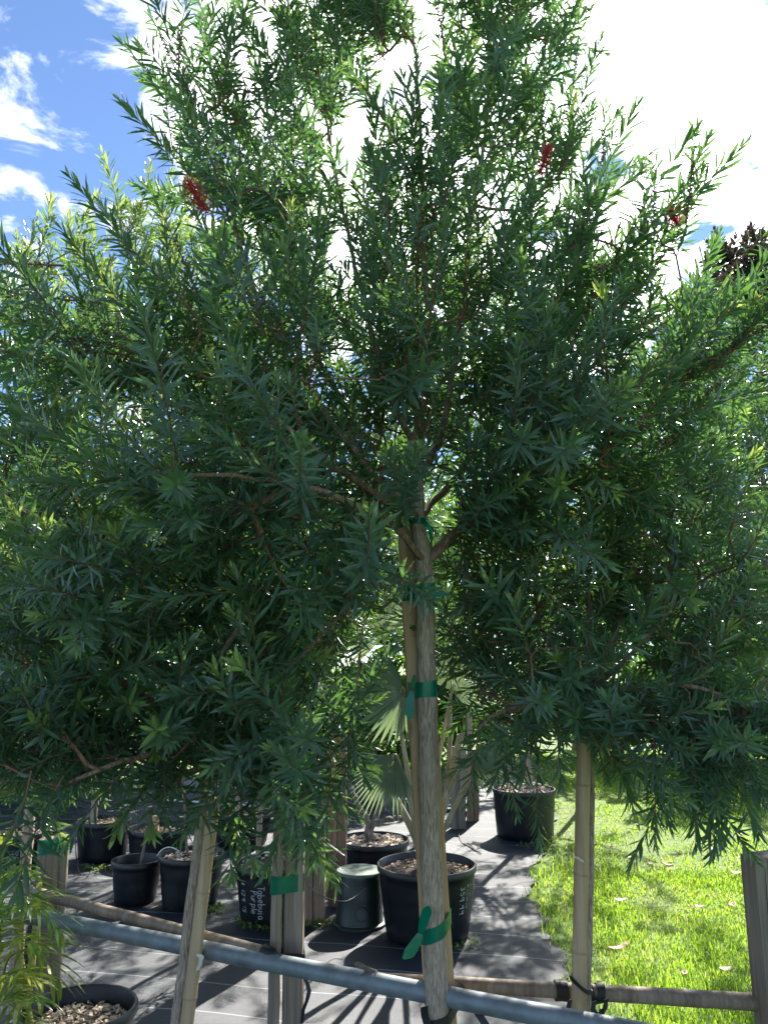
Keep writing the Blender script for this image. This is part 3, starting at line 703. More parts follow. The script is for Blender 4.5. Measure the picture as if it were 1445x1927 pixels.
for i, (lb, x, d_) in enumerate(FAR): far(lb, x, d_, [(x, 1130, d_, 160, 200, 1.5, 150), (x, 1370, d_ - .6, 170, 75, .9, 70)], 102 + i)
# ------------------------------------------------------------------ rails, stakes and posts
def pole(mb, a, b, r0, r1, sides=14, seg=10, m=0, wob=0.0, rng=None, jit=0.0):
    a, b = Vector(a), Vector(b); pts = []
    for i in range(seg + 1):
        t = i / seg; p = a.lerp(b, t)
        if wob and rng and 0 < i < seg: p += Vector((rng.uniform(-wob, wob), rng.uniform(-wob, wob), 0))
        pts.append(p)
    mb.tube(pts, [r0 + (r1 - r0) * i / seg for i in range(seg + 1)], sides, m, jitter=jit, rng=rng)
pr = random.Random(8)
def to_ground(p_low, p_up):
    """continue the line p_up -> p_low down to the ground"""
    p_low, p_up = Vector(p_low), Vector(p_up); d = p_low - p_up
    return p_low + d * (p_low.z / -d.z)
# galvanised pipe
PIPE_Z = .617
pa, pb = PZ(60, 1724, PIPE_Z), PZ(1040, 1914, PIPE_Z)
pdir = (pb - pa).normalized()
mb = MB(); pole(mb, pa - pdir * 1.6, pb + pdir * 1.3, .026, .026, 20, 20)
tag(mb.build('steel_rail', M['galv']), 'long galvanised steel pipe rail crossing in front of the pots', 'rail')
# brown rails
a, b = PZ(40, 1672, .64), PZ(512, 1797, .635); dd = (b - a).normalized()
mb = MB(); pole(mb, a - dd * 1.2, b, .021, .019, 12, 16, rng=pr, wob=.002)
root = empty('wooden_rail', tuple(a - dd * 1.2), 'slim brown pole rail ending above the steel pipe on the left', 'rail')
mb.build('pole', M['rail'], root)
mb = MB(); e = b
mb.tube([e - dd * .035, e - dd * .02, e + dd * .004, e + dd * .016], [.0215, .0225, .021, .012], 12, rng=pr, jitter=.14); mb.build('end_wrap', M['strap'], root)
a, b = PZ(690, 1842, .56), PZ(1425, 1886, .555); dd = (b - a).normalized()
mb = MB(); pole(mb, a - dd * .02, b + dd * .10, .0195, .0235, 12, 16, rng=pr, wob=.002)
tag(mb.build('wooden_rail', M['rail']), 'brown pole rail running from the steel pipe to the right corner post', 'rail')
rail_r = (a, b)

def bamboo_pole(name, label, lo, hi, r0, r1, joints, cat='stake'):
    lo, hi = Vector(lo), Vector(hi); g = to_ground(lo, hi); root = empty(name, tuple(g), label, cat)
    L = (hi - g).length; dr = (hi - g).normalized(); pts = []; rad = []
    js = sorted(joints)
    n = 60
    for i in range(n + 1):
        t = i / n; p = g + dr * L * t; k = min(abs(L * t - j) for j in js)
        pts.append(p); rad.append((r0 + (r1 - r0) * t) * (1 + .05 * math.exp(-(k / .012) ** 2)))
    mb = MB(); mb.tube(pts, rad, 14); mb.build('cane', M['bamboo'], root)
    for j in js:
        c = g + dr * j; r = (r0 + (r1 - r0) * j / L)
        mb = MB(); mb.tube([c - dr * .004, c - dr * .002, c + dr * .002, c + dr * .004], [r * 1.02, r * 1.085, r * 1.085, r * 1.02], 14); mb.build('joint_ring', M['bamboo_joint'], root)
    return root
bp = bamboo_pole('bamboo_pole', 'pale bamboo pole leaning beside the left bottlebrush trunk', P(352, 1927, 2.60), P(404, 1500, 2.60), .0215, .0195, (.22, .50, .80, 1.03, 1.22))
bamboo_pole('bamboo_pole', 'upright tan bamboo pole bound to the right rail beside the lawn', P(1088, 1915, 2.385), P(1098, 1380, 2.385), .0225, .0205, (.16, .44, .70, .905, 1.15))
# pale pine stake behind the main trunk
def beam(name, label, lo, hi, hx, hy, m, bev=.12, rot=0.0, ground_end=True, cat='post', group=None, parent=None, cap=True):
    lo, hi = Vector(lo), Vector(hi); g = to_ground(lo, hi) if ground_end else lo
    az = (hi - g) * .5; ax = Vector((math.cos(rot), math.sin(rot), 0)); z = az.normalized(); ax = (ax - z * ax.dot(z)).normalized(); ay = z.cross(ax)
    mb = MB(); mb.box((g + hi) * .5, ax * hx, ay * hy, az, bev=bev)
    o = mb.build(name, M[m], parent, angle=25)
    if parent is None: tag(o, label, cat, group)
    return o
beam('wooden_stake', 'pale flat pine stake tied behind the main trunk', P(830, 1927, 2.345), P(768, 900, 2.36), .0415, .019, 'pine', rot=.05, cat='stake')
beam('wooden_post', 'grey square timber post wrapped with green tape, left of centre', P(551, 1927, 2.66), P(556, 1480, 2.66), .0305, .030, 'grey_wood', cat='post')
mb = MB(); lo, hi = P(514, 1927, 2.62), P(527, 1490, 2.62); pole(mb, to_ground(lo, hi), hi, .0185, .0175, 14, 20, rng=pr, wob=.002, jit=.05)
tag(mb.build('wooden_pole', M['grey_wood']), 'slim round wooden pole taped to the square timber post', 'stake')
# corner post right
lo, hi = P(1462, 1927, 2.38), P(1432, 1612, 2.38)
def corner_post():
    c_top = P(1436, 1610, 2.38); g = Vector((c_top.x + .005, c_top.y + .005, 0)); root = empty('corner_post', tuple(g), 'thick weathered square corner post at the right edge', 'post')
    h = .046; mb = MB(); z1 = c_top.z
    ring = [(-h, -h), (-h * .4, -h * 1.01), (h * .3, -h), (h, -h), (h, h), (-h, h), (-h * 1.01, h * .3)]
    n = len(ring); V = []; lv = [0, .3, .6, z1 - .012, z1]
    for k, z in enumerate(lv):
        s = .96 if k == len(lv) - 1 else 1
        V += [(g.x + (c_top.x - g.x) * z / z1 + x * s, g.y + y * s, z + (.006 * x / h if k >= 3 else 0)) for x, y in ring]
    F = [(k * n + i, k * n + (i + 1) % n, (k + 1) * n + (i + 1) % n, (k + 1) * n + i) for k in range(len(lv) - 1) for i in range(n)] + [tuple(range(4 * n, 5 * n))]
    mb.add(V, F); mb.build('timber', M['dark_wood'], root, angle=20)
    for x, y0, y1 in ((-.022, .25, .95), (.004, .45, .96), (.026, .3, .94)):        # drying cracks
        mb = MB(); q = [Vector((c_top.x + x + .0015 * math.sin(i * 1.7), c_top.y - h - .0012, y0 + (min(y1, z1 - .02) - y0) * i / 8)) for i in range(9)]
        mb.tube(q, [.0006 + .0014 * math.sin(math.pi * i / 8) for i in range(9)], 5); mb.build('crack', M['strap'], root)
corner_post()
# paired posts at the left
r1 = empty('wooden_post', tuple(Vector((P(88, 1700, 3.35).x, 3.35, 0))), 'thick round weathered post behind the fern palm fronds', 'post')
mb = MB(); lo, hi = P(66, 1927, 3.35), P(98, 1578, 3.35); pole(mb, to_ground(lo, hi), hi, .053, .049, 20, 14, rng=pr, wob=.002, jit=.04); mb.build('timber', M['grey_wood'], r1)
mb = MB(); lo, hi = P(98, 1927, 3.36), P(119, 1572, 3.36); pole(mb, to_ground(lo, hi), hi, .028, .025, 14, 14, rng=pr, wob=.002, jit=.04)
tag(mb.build('wooden_stake', M['grey_wood']), 'narrow stake strapped to the thick round post at the left', 'stake')
# timber pairs among the pots
def pair(x0, x1, x2, yb, yt, labels, mt):
    for (xa, xb), lb, dy in (((x0, x1), labels[0], 0), ((x1, x2), labels[1], .012)):
        g = G((xa + xb) / 2, yb); w = (xb - xa) / 2 * mpp(yb, g.y); top = P((xa + xb) / 2 + 1, yt, g.y)
        beam('timber_post', lb, (g.x, g.y + dy, 0.012), (top.x, g.y + dy, top.z), w * .97, .028, mt, ground_end=False, group='timber posts standing among the pots')
pair(572, 589, 611, 1742, 1330, ('left board of the timber pair behind the taped square post', 'right board of the timber pair behind the taped square post'), 'red_wood')
pair(617, 634, 652, 1708, 1340, ('left board of the timber pair behind the green bin', 'right board of the timber pair behind the green bin'), 'red_wood')
pair(848, 862, 876, 1562, 1405, ('left board of the far timber pair right of the big pot', 'right board of the far timber pair right of the big pot'), 'dark_wood')
pair(878, 890, 901, 1547, 1410, ('left board of the farthest timber pair near the lawn pot', 'right board of the farthest timber pair near the lawn pot'), 'red_wood')

# ------------------------------------------------------------------ straps, tapes and tags
def ribbon(mb, pts, wid, wdir, th=.0012, twist=None):
    """flat band: widths per point, width direction per point"""
    pts = [Vector(p) for p in pts]; n = len(pts)
    if not hasattr(wid, '__len__'): wid = [wid] * n
    wds = [Vector(w).normalized() for w in (wdir if isinstance(wdir, list) else [wdir] * n)]
    V = []
    for i in range(n):
        t = (pts[min(i + 1, n - 1)] - pts[max(i - 1, 0)]).normalized(); w = wds[i]; nn = t.cross(w).normalized() * th * .5
        V += [pts[i] - w * wid[i] * .5 - nn, pts[i] + w * wid[i] * .5 - nn, pts[i] + w * wid[i] * .5 + nn, pts[i] - w * wid[i] * .5 + nn]
    F = []
    for i in range(n - 1):
        for k in range(4): F.append((i * 4 + k, i * 4 + (k + 1) % 4, i * 4 + 4 + (k + 1) % 4, i * 4 + 4 + k))
    F += [(3, 2, 1, 0), tuple(range(4 * n - 4, 4 * n))]
    mb.add(V, F)
def hull(circles, k=16):
    pts = []
    for c, r in circles:
        for i in range(k): a = 2 * math.pi * i / k; pts.append((c[0] + r * math.cos(a), c[1] + r * math.sin(a)))
    pts = sorted(set(pts))
    def half(ps):
        h = []
        for p in ps:
            while len(h) > 1 and (h[-1][0] - h[-2][0]) * (p[1] - h[-2][1]) - (h[-1][1] - h[-2][1]) * (p[0] - h[-2][0]) <= 0: h.pop()
            h.append(p)
        return h
    a, b = half(pts), half(pts[::-1]); return a[:-1] + b[:-1]
def band(name, parent, circles, z, wid, m, slope=0.0, turns=1, wob=.0, wvar=0.0):
    h = hull(circles); h.append(h[0]); cx = sum(c[0][0] for c in circles) / len(circles)
    pts = [Vector((x, y, z + slope * (x - cx) + (wob * math.sin(i * 1.3)))) for i, (x, y) in enumerate(h)]
    mb = MB(); ribbon(mb, pts, [wid * (1 + wvar * math.sin(i * .9)) for i in range(len(pts))], (0, 0, 1), .0016); return mb.build(name, M[m], parent, angle=60)
def tape(label, cx, cy, d, wpx, hpx, circles, slope=0.0, tails=()):
    k = mpp(cy, d); c = P(cx, cy, d); root = empty('green_tape', tuple(c), label, 'plant tie', 'green plastic plant ties')
    band('loop', root, circles, c.z, hpx * k, 'tape', slope, wvar=.04)
    for t in tails:
        pts = [P(x, y, d - .045 - .004 * i) for i, (x, y, w) in enumerate(t)]
        q, ww = resample([np.array(p) for p in pts], [w * k for _, _, w in t], .012)
        wd = []
        for i in range(len(q)):
            tt = unit(q[min(i + 1, len(q) - 1)] - q[max(i - 1, 0)]); wd.append(Vector(np.cross(tt, np.array([.25 * math.sin(i * .5), -1, .15]))))
        mb = MB(); ribbon(mb, [Vector(p) for p in q], ww, wd, .0012); mb.build('tail', M['tape'], root, angle=60)
def circ(px, py, d, r): p = P(px, py, d); return ((p.x, p.y), r)
tape('green tape knotted round main trunk low down, long loose tail', 815, 1748, 2.29, 60, 27, [circ(815, 1748, 2.29, .033), circ(795, 1748, 2.36, .008), circ(845, 1748, 2.33, .003), circ(845, 1748, 2.36, .006)], .35,
     [[(792, 1755, 10), (797, 1735, 18), (803, 1715, 20), (806, 1705, 3)], [(791, 1757, 10), (782, 1775, 19), (771, 1792, 22), (758, 1804, 4)]])
tape('green tape round main trunk at mid height, drooping teardrop tail', 800, 1298, 2.29, 50, 29, [circ(802, 1298, 2.29, .031), circ(770, 1298, 2.333, .003), circ(768, 1298, 2.36, .008), circ(814, 1298, 2.37, .008)], .10,
     [[(775, 1300, 6), (772, 1318, 16), (770, 1340, 20), (772, 1352, 6)], [(776, 1295, 6), (778, 1280, 8), (780, 1270, 4)]])
tape('green tape high on main trunk just under the first fork', 800, 1114, 2.29, 40, 28, [circ(800, 1114, 2.29, .029), circ(760, 1114, 2.34, .004), circ(760, 1114, 2.37, .006)], .05, [[(806, 1120, 14), (825, 1118, 9), (845, 1118, 5)]])
tape('green tape high in the main crown round trunk and stake top', 785, 982, 2.29, 40, 11, [circ(787, 982, 2.29, .024), circ(752, 982, 2.35, .008), circ(792, 982, 2.37, .008)], .0, [[(798, 984, 8), (806, 990, 8), (812, 1015, 7)]])
tape('wide green tape joining the slim pole to the square post', 542, 1660, 2.64, 60, 32, [circ(521, 1660, 2.62, .0195), circ(537, 1660, 2.645, .012), circ(568, 1660, 2.645, .008), circ(568, 1660, 2.69, .006)], .02)
tape('green tape over the top of the thick round left post', 100, 1588, 3.35, 60, 26, [circ(98, 1588, 3.35, .052), circ(119, 1588, 3.36, .027)], .12)

strap_root = empty('black_strap', tuple(P(830, 1915, 2.3)), 'black strap binding the main trunk and pine stake to the steel pipe', 'strap', 'black straps')
band('loop', strap_root, [circ(822, 1912, 2.29, .036), circ(845, 1912, 2.37, .030), circ(835, 1912, 2.40, .03)], P(830, 1915, 2.29).z, .030, 'strap', .25)
mb = MB(); ribbon(mb, [P(798, 1895, 2.24), P(799, 1910, 2.25), P(806, 1935, 2.25)], .02, (1, 0, .2), .002); mb.build('tail', M['strap'], strap_root)
mb = MB(); ribbon(mb, [P(852, 1845, 2.36), P(860, 1852, 2.34), P(875, 1870, 2.30), P(895, 1900, 2.26), P(918, 1935, 2.24)], [.014, .022, .022, .020, .018], (.85, 0, .5), .002); mb.build('tail', M['strap'], strap_root)
sr = empty('black_strap', tuple(P(1088, 1870, 2.36)), 'black strap wound round the bamboo pole and right rail', 'strap', 'black straps')
for px, tilt in ((1062, .05), (1073, -.1), (1110, .1), (1122, -.25), (1138, .2)):
    c = rail_r[0].lerp(rail_r[1], (px - 690) / 735); mb = MB(); pts = []
    for i in range(17):
        a = 2 * math.pi * i / 16; pts.append(c + Vector((tilt * .02 * math.sin(a), .026 * math.cos(a), .0265 * math.sin(a))))
    ribbon(mb, pts, .021 + pr.uniform(-.003, .004), (1, 0, tilt), .003); mb.build('loop', M['strap'], sr, angle=60)
band('pole_loop', sr, [circ(1089, 1868, 2.385, .024), circ(1103, 1868, 2.43, .017)], P(1089, 1868, 2.36).z, .012, 'strap', -.8)
for t in ([(1072, 1882), (1068, 1900), (1074, 1915)], [(1118, 1884), (1115, 1900), (1128, 1914), (1132, 1898)], [(1140, 1880), (1138, 1898), (1130, 1914)]):
    mb = MB(); ribbon(mb, [P(x, y, 2.345 - .003 * i) for i, (x, y) in enumerate(t)], .014, (1, 0, .3), .002); mb.build('tail', M['strap'], sr)
s3 = empty('black_strap', tuple(P(575, 1850, 2.64)), 'black strap dangling from the square timber post', 'strap', 'black straps')
mb = MB(); ribbon(mb, [P(570, 1838, 2.62), P(578, 1848, 2.61), P(582, 1865, 2.60), P(578, 1882, 2.60), P(571, 1900, 2.61), P(568, 1925, 2.62)], [.012, .013, .014, .013, .012, .01], (.9, -.3, .2), .002); mb.build('tail', M['strap'], s3)
band('loop', s3, [circ(521, 1800, 2.62, .020), circ(568, 1800, 2.64, .010), circ(568, 1800, 2.69, .008)], P(545, 1795, 2.64).z, .016, 'strap', -.15)
s4 = empty('black_strap', tuple(P(60, 1800, 3.3)), 'black strap hanging on the thick round left post', 'strap', 'black straps')
mb = MB(); ribbon(mb, [P(60, 1735, 3.27), P(55, 1770, 3.27), P(52, 1810, 3.27), P(58, 1835, 3.28)], [.02, .03, .03, .02], (1, 0, .1), .002); mb.build('tail', M['strap'], s4)
mb = MB(); ribbon(mb, [P(370, 1797, 2.57), P(378, 1800, 2.565), P(384, 1802, 2.56)], [.006, .014, .008], (0, .2, 1), .0008)
ribbon(mb, [P(379, 1802, 2.562), P(377, 1815, 2.56), P(372, 1826, 2.555)], [.012, .012, .010], (1, .3, .1), .0008)
tag(mb.build('paper_tag', M['tag']), 'small pale paper tag stuck to the leaning bamboo pole', 'tag')
mb = MB(); ribbon(mb, [P(1080, 1612, 2.36), P(1090, 1616, 2.355), P(1098, 1622, 2.357)], [.004, .010, .004], (0, .2, 1), .0008)
tag(mb.build('paper_tag', M['tag']), 'torn pale sheath strip on the upright bamboo pole', 'tag')

# ------------------------------------------------------------------ hand lettering
GL = {'T': [[(0, 1), (.7, .98)], [(.35, 1), (.33, 0)]], 'a': [[(.5, .5), (.3, .6), (.08, .45), (.08, .15), (.28, 0), (.5, .18), (.52, .55), (.52, .1), (.64, 0)]],
      'b': [[(.05, 1), (.06, 0)], [(.06, .35), (.25, .55), (.5, .42), (.5, .15), (.3, 0), (.06, .08)]], 'e': [[(.06, .3), (.5, .32), (.45, .52), (.25, .6), (.05, .4), (.06, .15), (.26, 0), (.52, .08)]],
      'u': [[(.05, .55), (.06, .15), (.25, 0), (.48, .2), (.5, .55), (.5, 0)]], 'i': [[(.1, .55), (.1, 0)], [(.1, .78), (.1, .84)]], 'P': [[(.05, 0), (.05, 1), (.4, .98), (.56, .78), (.4, .55), (.05, .5)]],
      'r': [[(.05, .55), (.06, 0)], [(.06, .35), (.22, .55), (.42, .5)]], 'p': [[(.05, .55), (.04, -.4)], [(.05, .4), (.28, .58), (.5, .42), (.48, .12), (.28, 0), (.05, .1)]], 'l': [[(.1, 1), (.1, 0)]],
      '$': [[(.45, .8), (.2, .85), (.08, .65), (.4, .45), (.4, .22), (.08, .2)], [(.26, 1), (.24, .05)]], '1': [[(.12, 1), (.1, 0)]], '2': [[(.05, .8), (.25, 1), (.5, .85), (.42, .5), (.05, .02), (.58, 0)]],
      '9': [[(.5, .82), (.3, 1), (.08, .8), (.2, .55), (.48, .7), (.52, 1), (.46, 0)]], '5': [[(.52, 1), (.12, .98), (.1, .6), (.4, .6), (.52, .3), (.35, 0), (.05, .05)]], '3': [[(.05, .9), (.3, 1), (.5, .8), (.24, .55), (.52, .3), (.3, 0), (.05, .1)]],
      '.': [[(.1, 0), (.1, .06)]], 'S': [[(.5, .85), (.28, 1), (.07, .8), (.45, .4), (.42, .1), (.2, 0), (.04, .15)]], 'v': [[(.04, .55), (.26, 0), (.5, .55)]], 'B': [[(.05, 0), (.05, 1), (.4, .95), (.42, .6), (.05, .52), (.5, .4), (.45, .05), (.05, 0)]],
      's': [[(.42, .5), (.2, .58), (.08, .42), (.4, .2), (.3, 0), (.05, .05)]], 'm': [[(.05, .55), (.05, 0)], [(.05, .4), (.22, .55), (.32, .4), (.32, 0)], [(.32, .4), (.48, .55), (.6, .4), (.6, 0)]], 'c': [[(.48, .48), (.26, .6), (.06, .35), (.2, .02), (.5, .08)]],
      'k': [[(.06, 1), (.06, 0)], [(.45, .55), (.07, .25), (.48, 0)]], 'D': [[(.05, 0), (.05, 1), (.4, .9), (.58, .5), (.4, .08), (.05, 0)]], 'o': [[(.28, .58), (.06, .35), (.2, 0), (.46, .1), (.48, .42), (.28, .58)]], 'n': [[(.05, .55), (.05, 0)], [(.05, .4), (.28, .56), (.46, .4), (.46, 0)]],
      't': [[(.2, .9), (.2, .1), (.4, 0)], [(.02, .58), (.4, .6)]], 'h': [[(.06, 1), (.06, 0)], [(.06, .38), (.28, .56), (.46, .4), (.46, 0)]]}
ADV = {'i': .34, 'l': .34, '1': .36, '.': .26, 'm': .8, ' ': .4}
def lettering(parent, pot, text, px_base, py0, py1, cap_px, lw=.0016):
    """marker writing running down the pot, letter tops to the right"""
    cx, R_at, c, capk = pot['cx'], pot['R'], pot['c'], mpp(pot['yb'], pot['c'].y - pot['r'] * .9)
    dsurf = c.y - pot['r'] * .88
    z0 = P(px_base, py0, dsurf).z; z1 = P(px_base, py1, dsurf).z
    tot = sum(ADV.get(ch, .66) for ch in text); us = (z0 - z1) / tot; cap = cap_px * capk
    r_mid = R_at((z0 + z1) / 2); sn = max(-.985, min(.985, (px_base - cx) * capk / r_mid)); phi0 = math.asin(sn)
    lr = random.Random(hash(text) % 97 if False else len(text) * 7 + int(px_base)); mb = MB(); x = 0.0
    for ch in text:
        ox = lr.uniform(-.04, .04); oy = lr.uniform(-.06, .06)
        for st in GL.get(ch, []):
            q = []
            for i in range(len(st) - 1):
                (ax, ay), (bx, by) = st[i], st[i + 1]
                for j in range(3): q.append((ax + (bx - ax) * j / 3, ay + (by - ay) * j / 3))
            q.append(st[-1]); pts = []; wd = []
            for gx, gy in q:
                z = z0 - (x + gx * .92 + ox) * us; R = R_at(z) + .0016; ph = phi0 + (gy + oy) * cap / R
                pts.append(Vector((c.x + R * math.sin(ph), c.y - R * math.cos(ph), z))); wd.append(Vector((math.sin(ph), -math.cos(ph), 0)))
            n = len(pts); V = []
            for i in range(n):
                t = (pts[min(i + 1, n - 1)] - pts[max(i - 1, 0)]).normalized(); w = t.cross(wd[i]).normalized() * lw; V += [pts[i] - w, pts[i] + w]
            mb.add(V, [(2 * i, 2 * i + 1, 2 * i + 3, 2 * i + 2) for i in range(n - 1)])
        x += ADV.get(ch, .66)
    return tag(mb.build('lettering', M['chalk'], parent, smooth=False), kind='stuff')

# ------------------------------------------------------------------ pots
def chips(parent, c, r, z, n, rng, m='chip', size=.016, name='bark_chips'):
    mb = MB()
    for _ in range(n):
        a = rng.uniform(0, 6.28); q = r * math.sqrt(rng.random()) * .96; s = size * rng.uniform(.4, 1.3); ax = Vector((rng.gauss(0, 1), rng.gauss(0, 1), rng.gauss(0, .35))).normalized(); up = Vector((rng.gauss(0, .4), rng.gauss(0, .4), 1)); ay = ax.cross(up).normalized(); az = ax.cross(ay)
        mb.box((c.x + q * math.cos(a), c.y + q * math.sin(a), z + rng.uniform(-.004, .010)), ax * s, ay * s * rng.uniform(.3, .6), az * s * .16)
    return tag(mb.build(name, M[m], parent, smooth=False), kind='stuff')
def pot(label, cx, w, y_rim, y_base, seed, d=None, soil=.05, taper=.84, m='pot', n_chips=160, chip_m='chip', chip_s=.011, lip=.012):
    rng = random.Random(seed)
    if d is None: g = G(cx, y_base)
    else: p = P(cx, y_rim, d); g = Vector((p.x, d, 0))
    d = g.y; r = w / 2 * mpp(y_rim, d); h = P(cx, y_rim, d).z; z0 = .012
    c = Vector((g.x, g.y, 0)); root = empty('plant_pot', (c.x, c.y, z0), label, 'pot', 'black nursery pots on the weed mat')
    def R_at(z): t = max(0, min(1, (z - z0) / (h - z0))); return r * (taper + (1 - taper) * t) - lip * .4
    body = [(0.001, z0), (R_at(z0) - .012, z0), (R_at(z0), z0 + .014)]
    for i in range(1, 9):
        z = z0 + .014 + (h - .035 - z0 - .014) * i / 8; body.append((R_at(z) + (.0015 if i % 3 == 0 else 0), z))
    body += [(R_at(h), h - .03)]
    mb = MB(); mb.lathe(c, body, 56, wob=.006, rng=rng); mb.build('body', M[m], root)
    ro = r; rim = [(R_at(h) - .001, h - .034), (ro, h - .032), (ro + .002, h - .006), (ro - .002, h), (ro - .010, h), (ro - .014, h - .006), (R_at(h - soil) - .012, h - soil - .03)]
    mb = MB(); mb.lathe(c, rim, 56, wob=.006, rng=random.Random(seed)); mb.build('rim', M[m], root)
    # soil, slightly mounded
    rs = R_at(h - soil) - .006; mb = MB(); V = [Vector((c.x, c.y, h - soil + .02))]; F = []; K = 30
    for j in range(1, 9):
        for k in range(K): a = 2 * math.pi * k / K; q = rs * j / 8; V.append(Vector((c.x + q * math.cos(a), c.y + q * math.sin(a), h - soil + .02 * (1 - (j / 8) ** 2) + (rng.uniform(-.006, .006) if j < 8 else 0))))
    F += [(0, 1 + k, 1 + (k + 1) % K) for k in range(K)]
    for j in range(7):
        for k in range(K): F.append((1 + j * K + k, 1 + (j + 1) * K + k, 1 + (j + 1) * K + (k + 1) % K, 1 + j * K + (k + 1) % K))
    mb.add(V, F); so = mb.build('soil', M['soil'], root)
    if n_chips: chips(so, c, rs * .93, h - soil + .012, n_chips, rng, chip_m, chip_s)
    return dict(root=root, cx=cx, c=c, r=r, h=h, R=R_at, yb=(y_base + y_rim) / 2 if y_base else y_rim, soil_z=h - soil + .015)
p_tab = pot('black pot lettered Tabebuia Purple $129.95', 510, 137, 1622, 1733, 1, soil=.02, n_chips=220, chip_m='chip_pale')
lettering(p_tab['root'], p_tab, 'Tabebuia', 493, 1667, 1733, 14); lettering(p_tab['root'], p_tab, 'Purple', 480, 1678, 1724, 13); lettering(p_tab['root'], p_tab, '$ 129.95', 459, 1665, 1725, 12)
p_big = pot('largest black pot, lettered 359.99, holding the silver fan palm', 804, 186, 1624, 1762, 2, soil=.045, n_chips=500, chip_s=.008)
lettering(p_big['root'], p_big, '359.99', 863, 1674, 1730, 12); lettering(p_big['root'], p_big, 'Bismarck', 877, 1673, 1722, 5, .0012); lettering(p_big['root'], p_big, 'Silver', 884, 1674, 1702, 4, .0012)
p_small = pot('small glossy black pot, nearly empty, beside the bailed pot', 254, 92, 1616, 1699, 3, soil=.10, n_chips=40)
lettering(p_small['root'], p_small, 'Decanate', 217, 1648, 1698, 6, .0013)
p_bail = pot('dusty black pot with a raised wire bail behind the leaning bamboo', 357, 120, 1605, 1708, 4, soil=.035, n_chips=220, chip_m='chip_pale')
lettering(p_bail['root'], p_bail, 'Dombeana', 401, 1647, 1706, 6, .0012); lettering(p_bail['root'], p_bail, 'Pinktle', 390, 1648, 1692, 6, .0012)
mb = MB(); c = p_bail['c']; r = p_bail['r']; q = []
for i in range(15):
    t = i / 14; q.append(Vector((c.x - r * 1.01 + .62 * r * 2 * .62 * t, c.y - r * .25 - .02 * math.sin(math.pi * t), p_bail['h'] - .006 + .055 * math.sin(math.pi * t) ** .7)))
mb.tube(q, .0035, 7); mb.build('bail', M['white_pipe'], p_bail['root'])
p_bonsai = pot('wide black pot of bark mulch with the gnarled low trunk', 703, 134, 1578, 1655, 5, soil=.03, n_chips=260, chip_s=.018, chip_m='chip_pale')
p_lawn = pot('tall black pot standing at the edge of the lawn', 988, 118, 1483, 1576, 6, soil=.02, n_chips=200, chip_m='chip_pale', chip_s=.018, taper=.90)
p_bl1 = pot('large black pot at back left beside the loop of tubing', 192, 98, 1541, 1618, 7, soil=.04, taper=.88)
p_bl2 = pot('shadowed black pot behind the small glossy pot', 296, 112, 1556, 1622, 8, soil=.05, taper=.88)
p_fl = pot('black pot half hidden behind the thick left post, faint marker', 46, 104, 1562, 1640, 9, soil=.04)
lettering(p_fl['root'], p_fl, 'Tabe', 36, 1604, 1634, 7, .0013); lettering(p_fl['root'], p_fl, 'Pose', 46, 1604, 1634, 7, .0013)
p_near = pot('near black pot of pale soil at the lower left corner', 150, 212, 1893, None, 10, d=3.0, soil=.07, n_chips=700, chip_m='chip_pale', chip_s=.010)
p_mid = pot('black pot in deep shade behind the Tabebuia pot', 455, 110, 1528, 1590, 11, soil=.05)
p_cen = pot('black pot in shade behind the timber pairs', 610, 105, 1500, 1562, 12, soil=.05)
# bright rim highlight of the Tabebuia pot, modelled as a white arc
mb = MB(); c = p_tab['c']; r = p_tab['r'] - .004
q = [Vector((c.x + r * math.cos(RAD(a)), c.y + r * math.sin(RAD(a)), p_tab['h'] + .006)) for a in range(60, 160, 6)]
mb.tube(q, .0055, 8); tag(mb.build('white_pipe_and_glint', M['white_pipe']), 'white highlight modelled as an arc along the rim of the Tabebuia pot', 'highlight')

# green valve bin
def bin_():
    g = G(676, 1742); d = g.y; k = mpp(1690, d); c = Vector((g.x, g.y, 0.012)); r = 44 * k; h = P(676, 1640, d).z
    root = empty('green_bin', tuple(c), 'squat dark green bin with a dusty round lid beside the largest pot', 'bin')
    mb = MB(); mb.lathe(c, [(.001, 0), (r * 1.04, 0), (r * 1.04, .012), (r, .02), (r * .98, h * .5), (r * .93, h * .83), (r * .88, h * .86), (r * .87, h * .95)], 48); mb.build('body', M['green_plastic'], root)
    mb = MB(); mb.lathe(c, [(r * .9, h * .94), (r * 1.0, h * .945), (r * 1.0, h * .985), (r * .97, h), (r * .5, h * 1.012), (.001, h * 1.015)], 48); mb.build('lid', M['green_lid'], root)
    mb = MB(); mb.lathe(c, [(r * .99, 0), (r * 1.16, .002), (r * 1.16, .014), (r * .99, .018)], 48); mb.build('flange', M['green_plastic'], root)
    ring = []
    for i in range(25):
        a = 2 * math.pi * i / 24; ph = .12 + .28 * math.cos(a); z = h * .30 + r * .28 * math.sin(a); R = r * .995; ring.append(c + Vector((R * math.sin(ph), -R * math.cos(ph), z)))
    mb = MB(); mb.tube(ring, .003, 6); mb.build('knockout_ring', M['green_plastic'], root)
bin_()

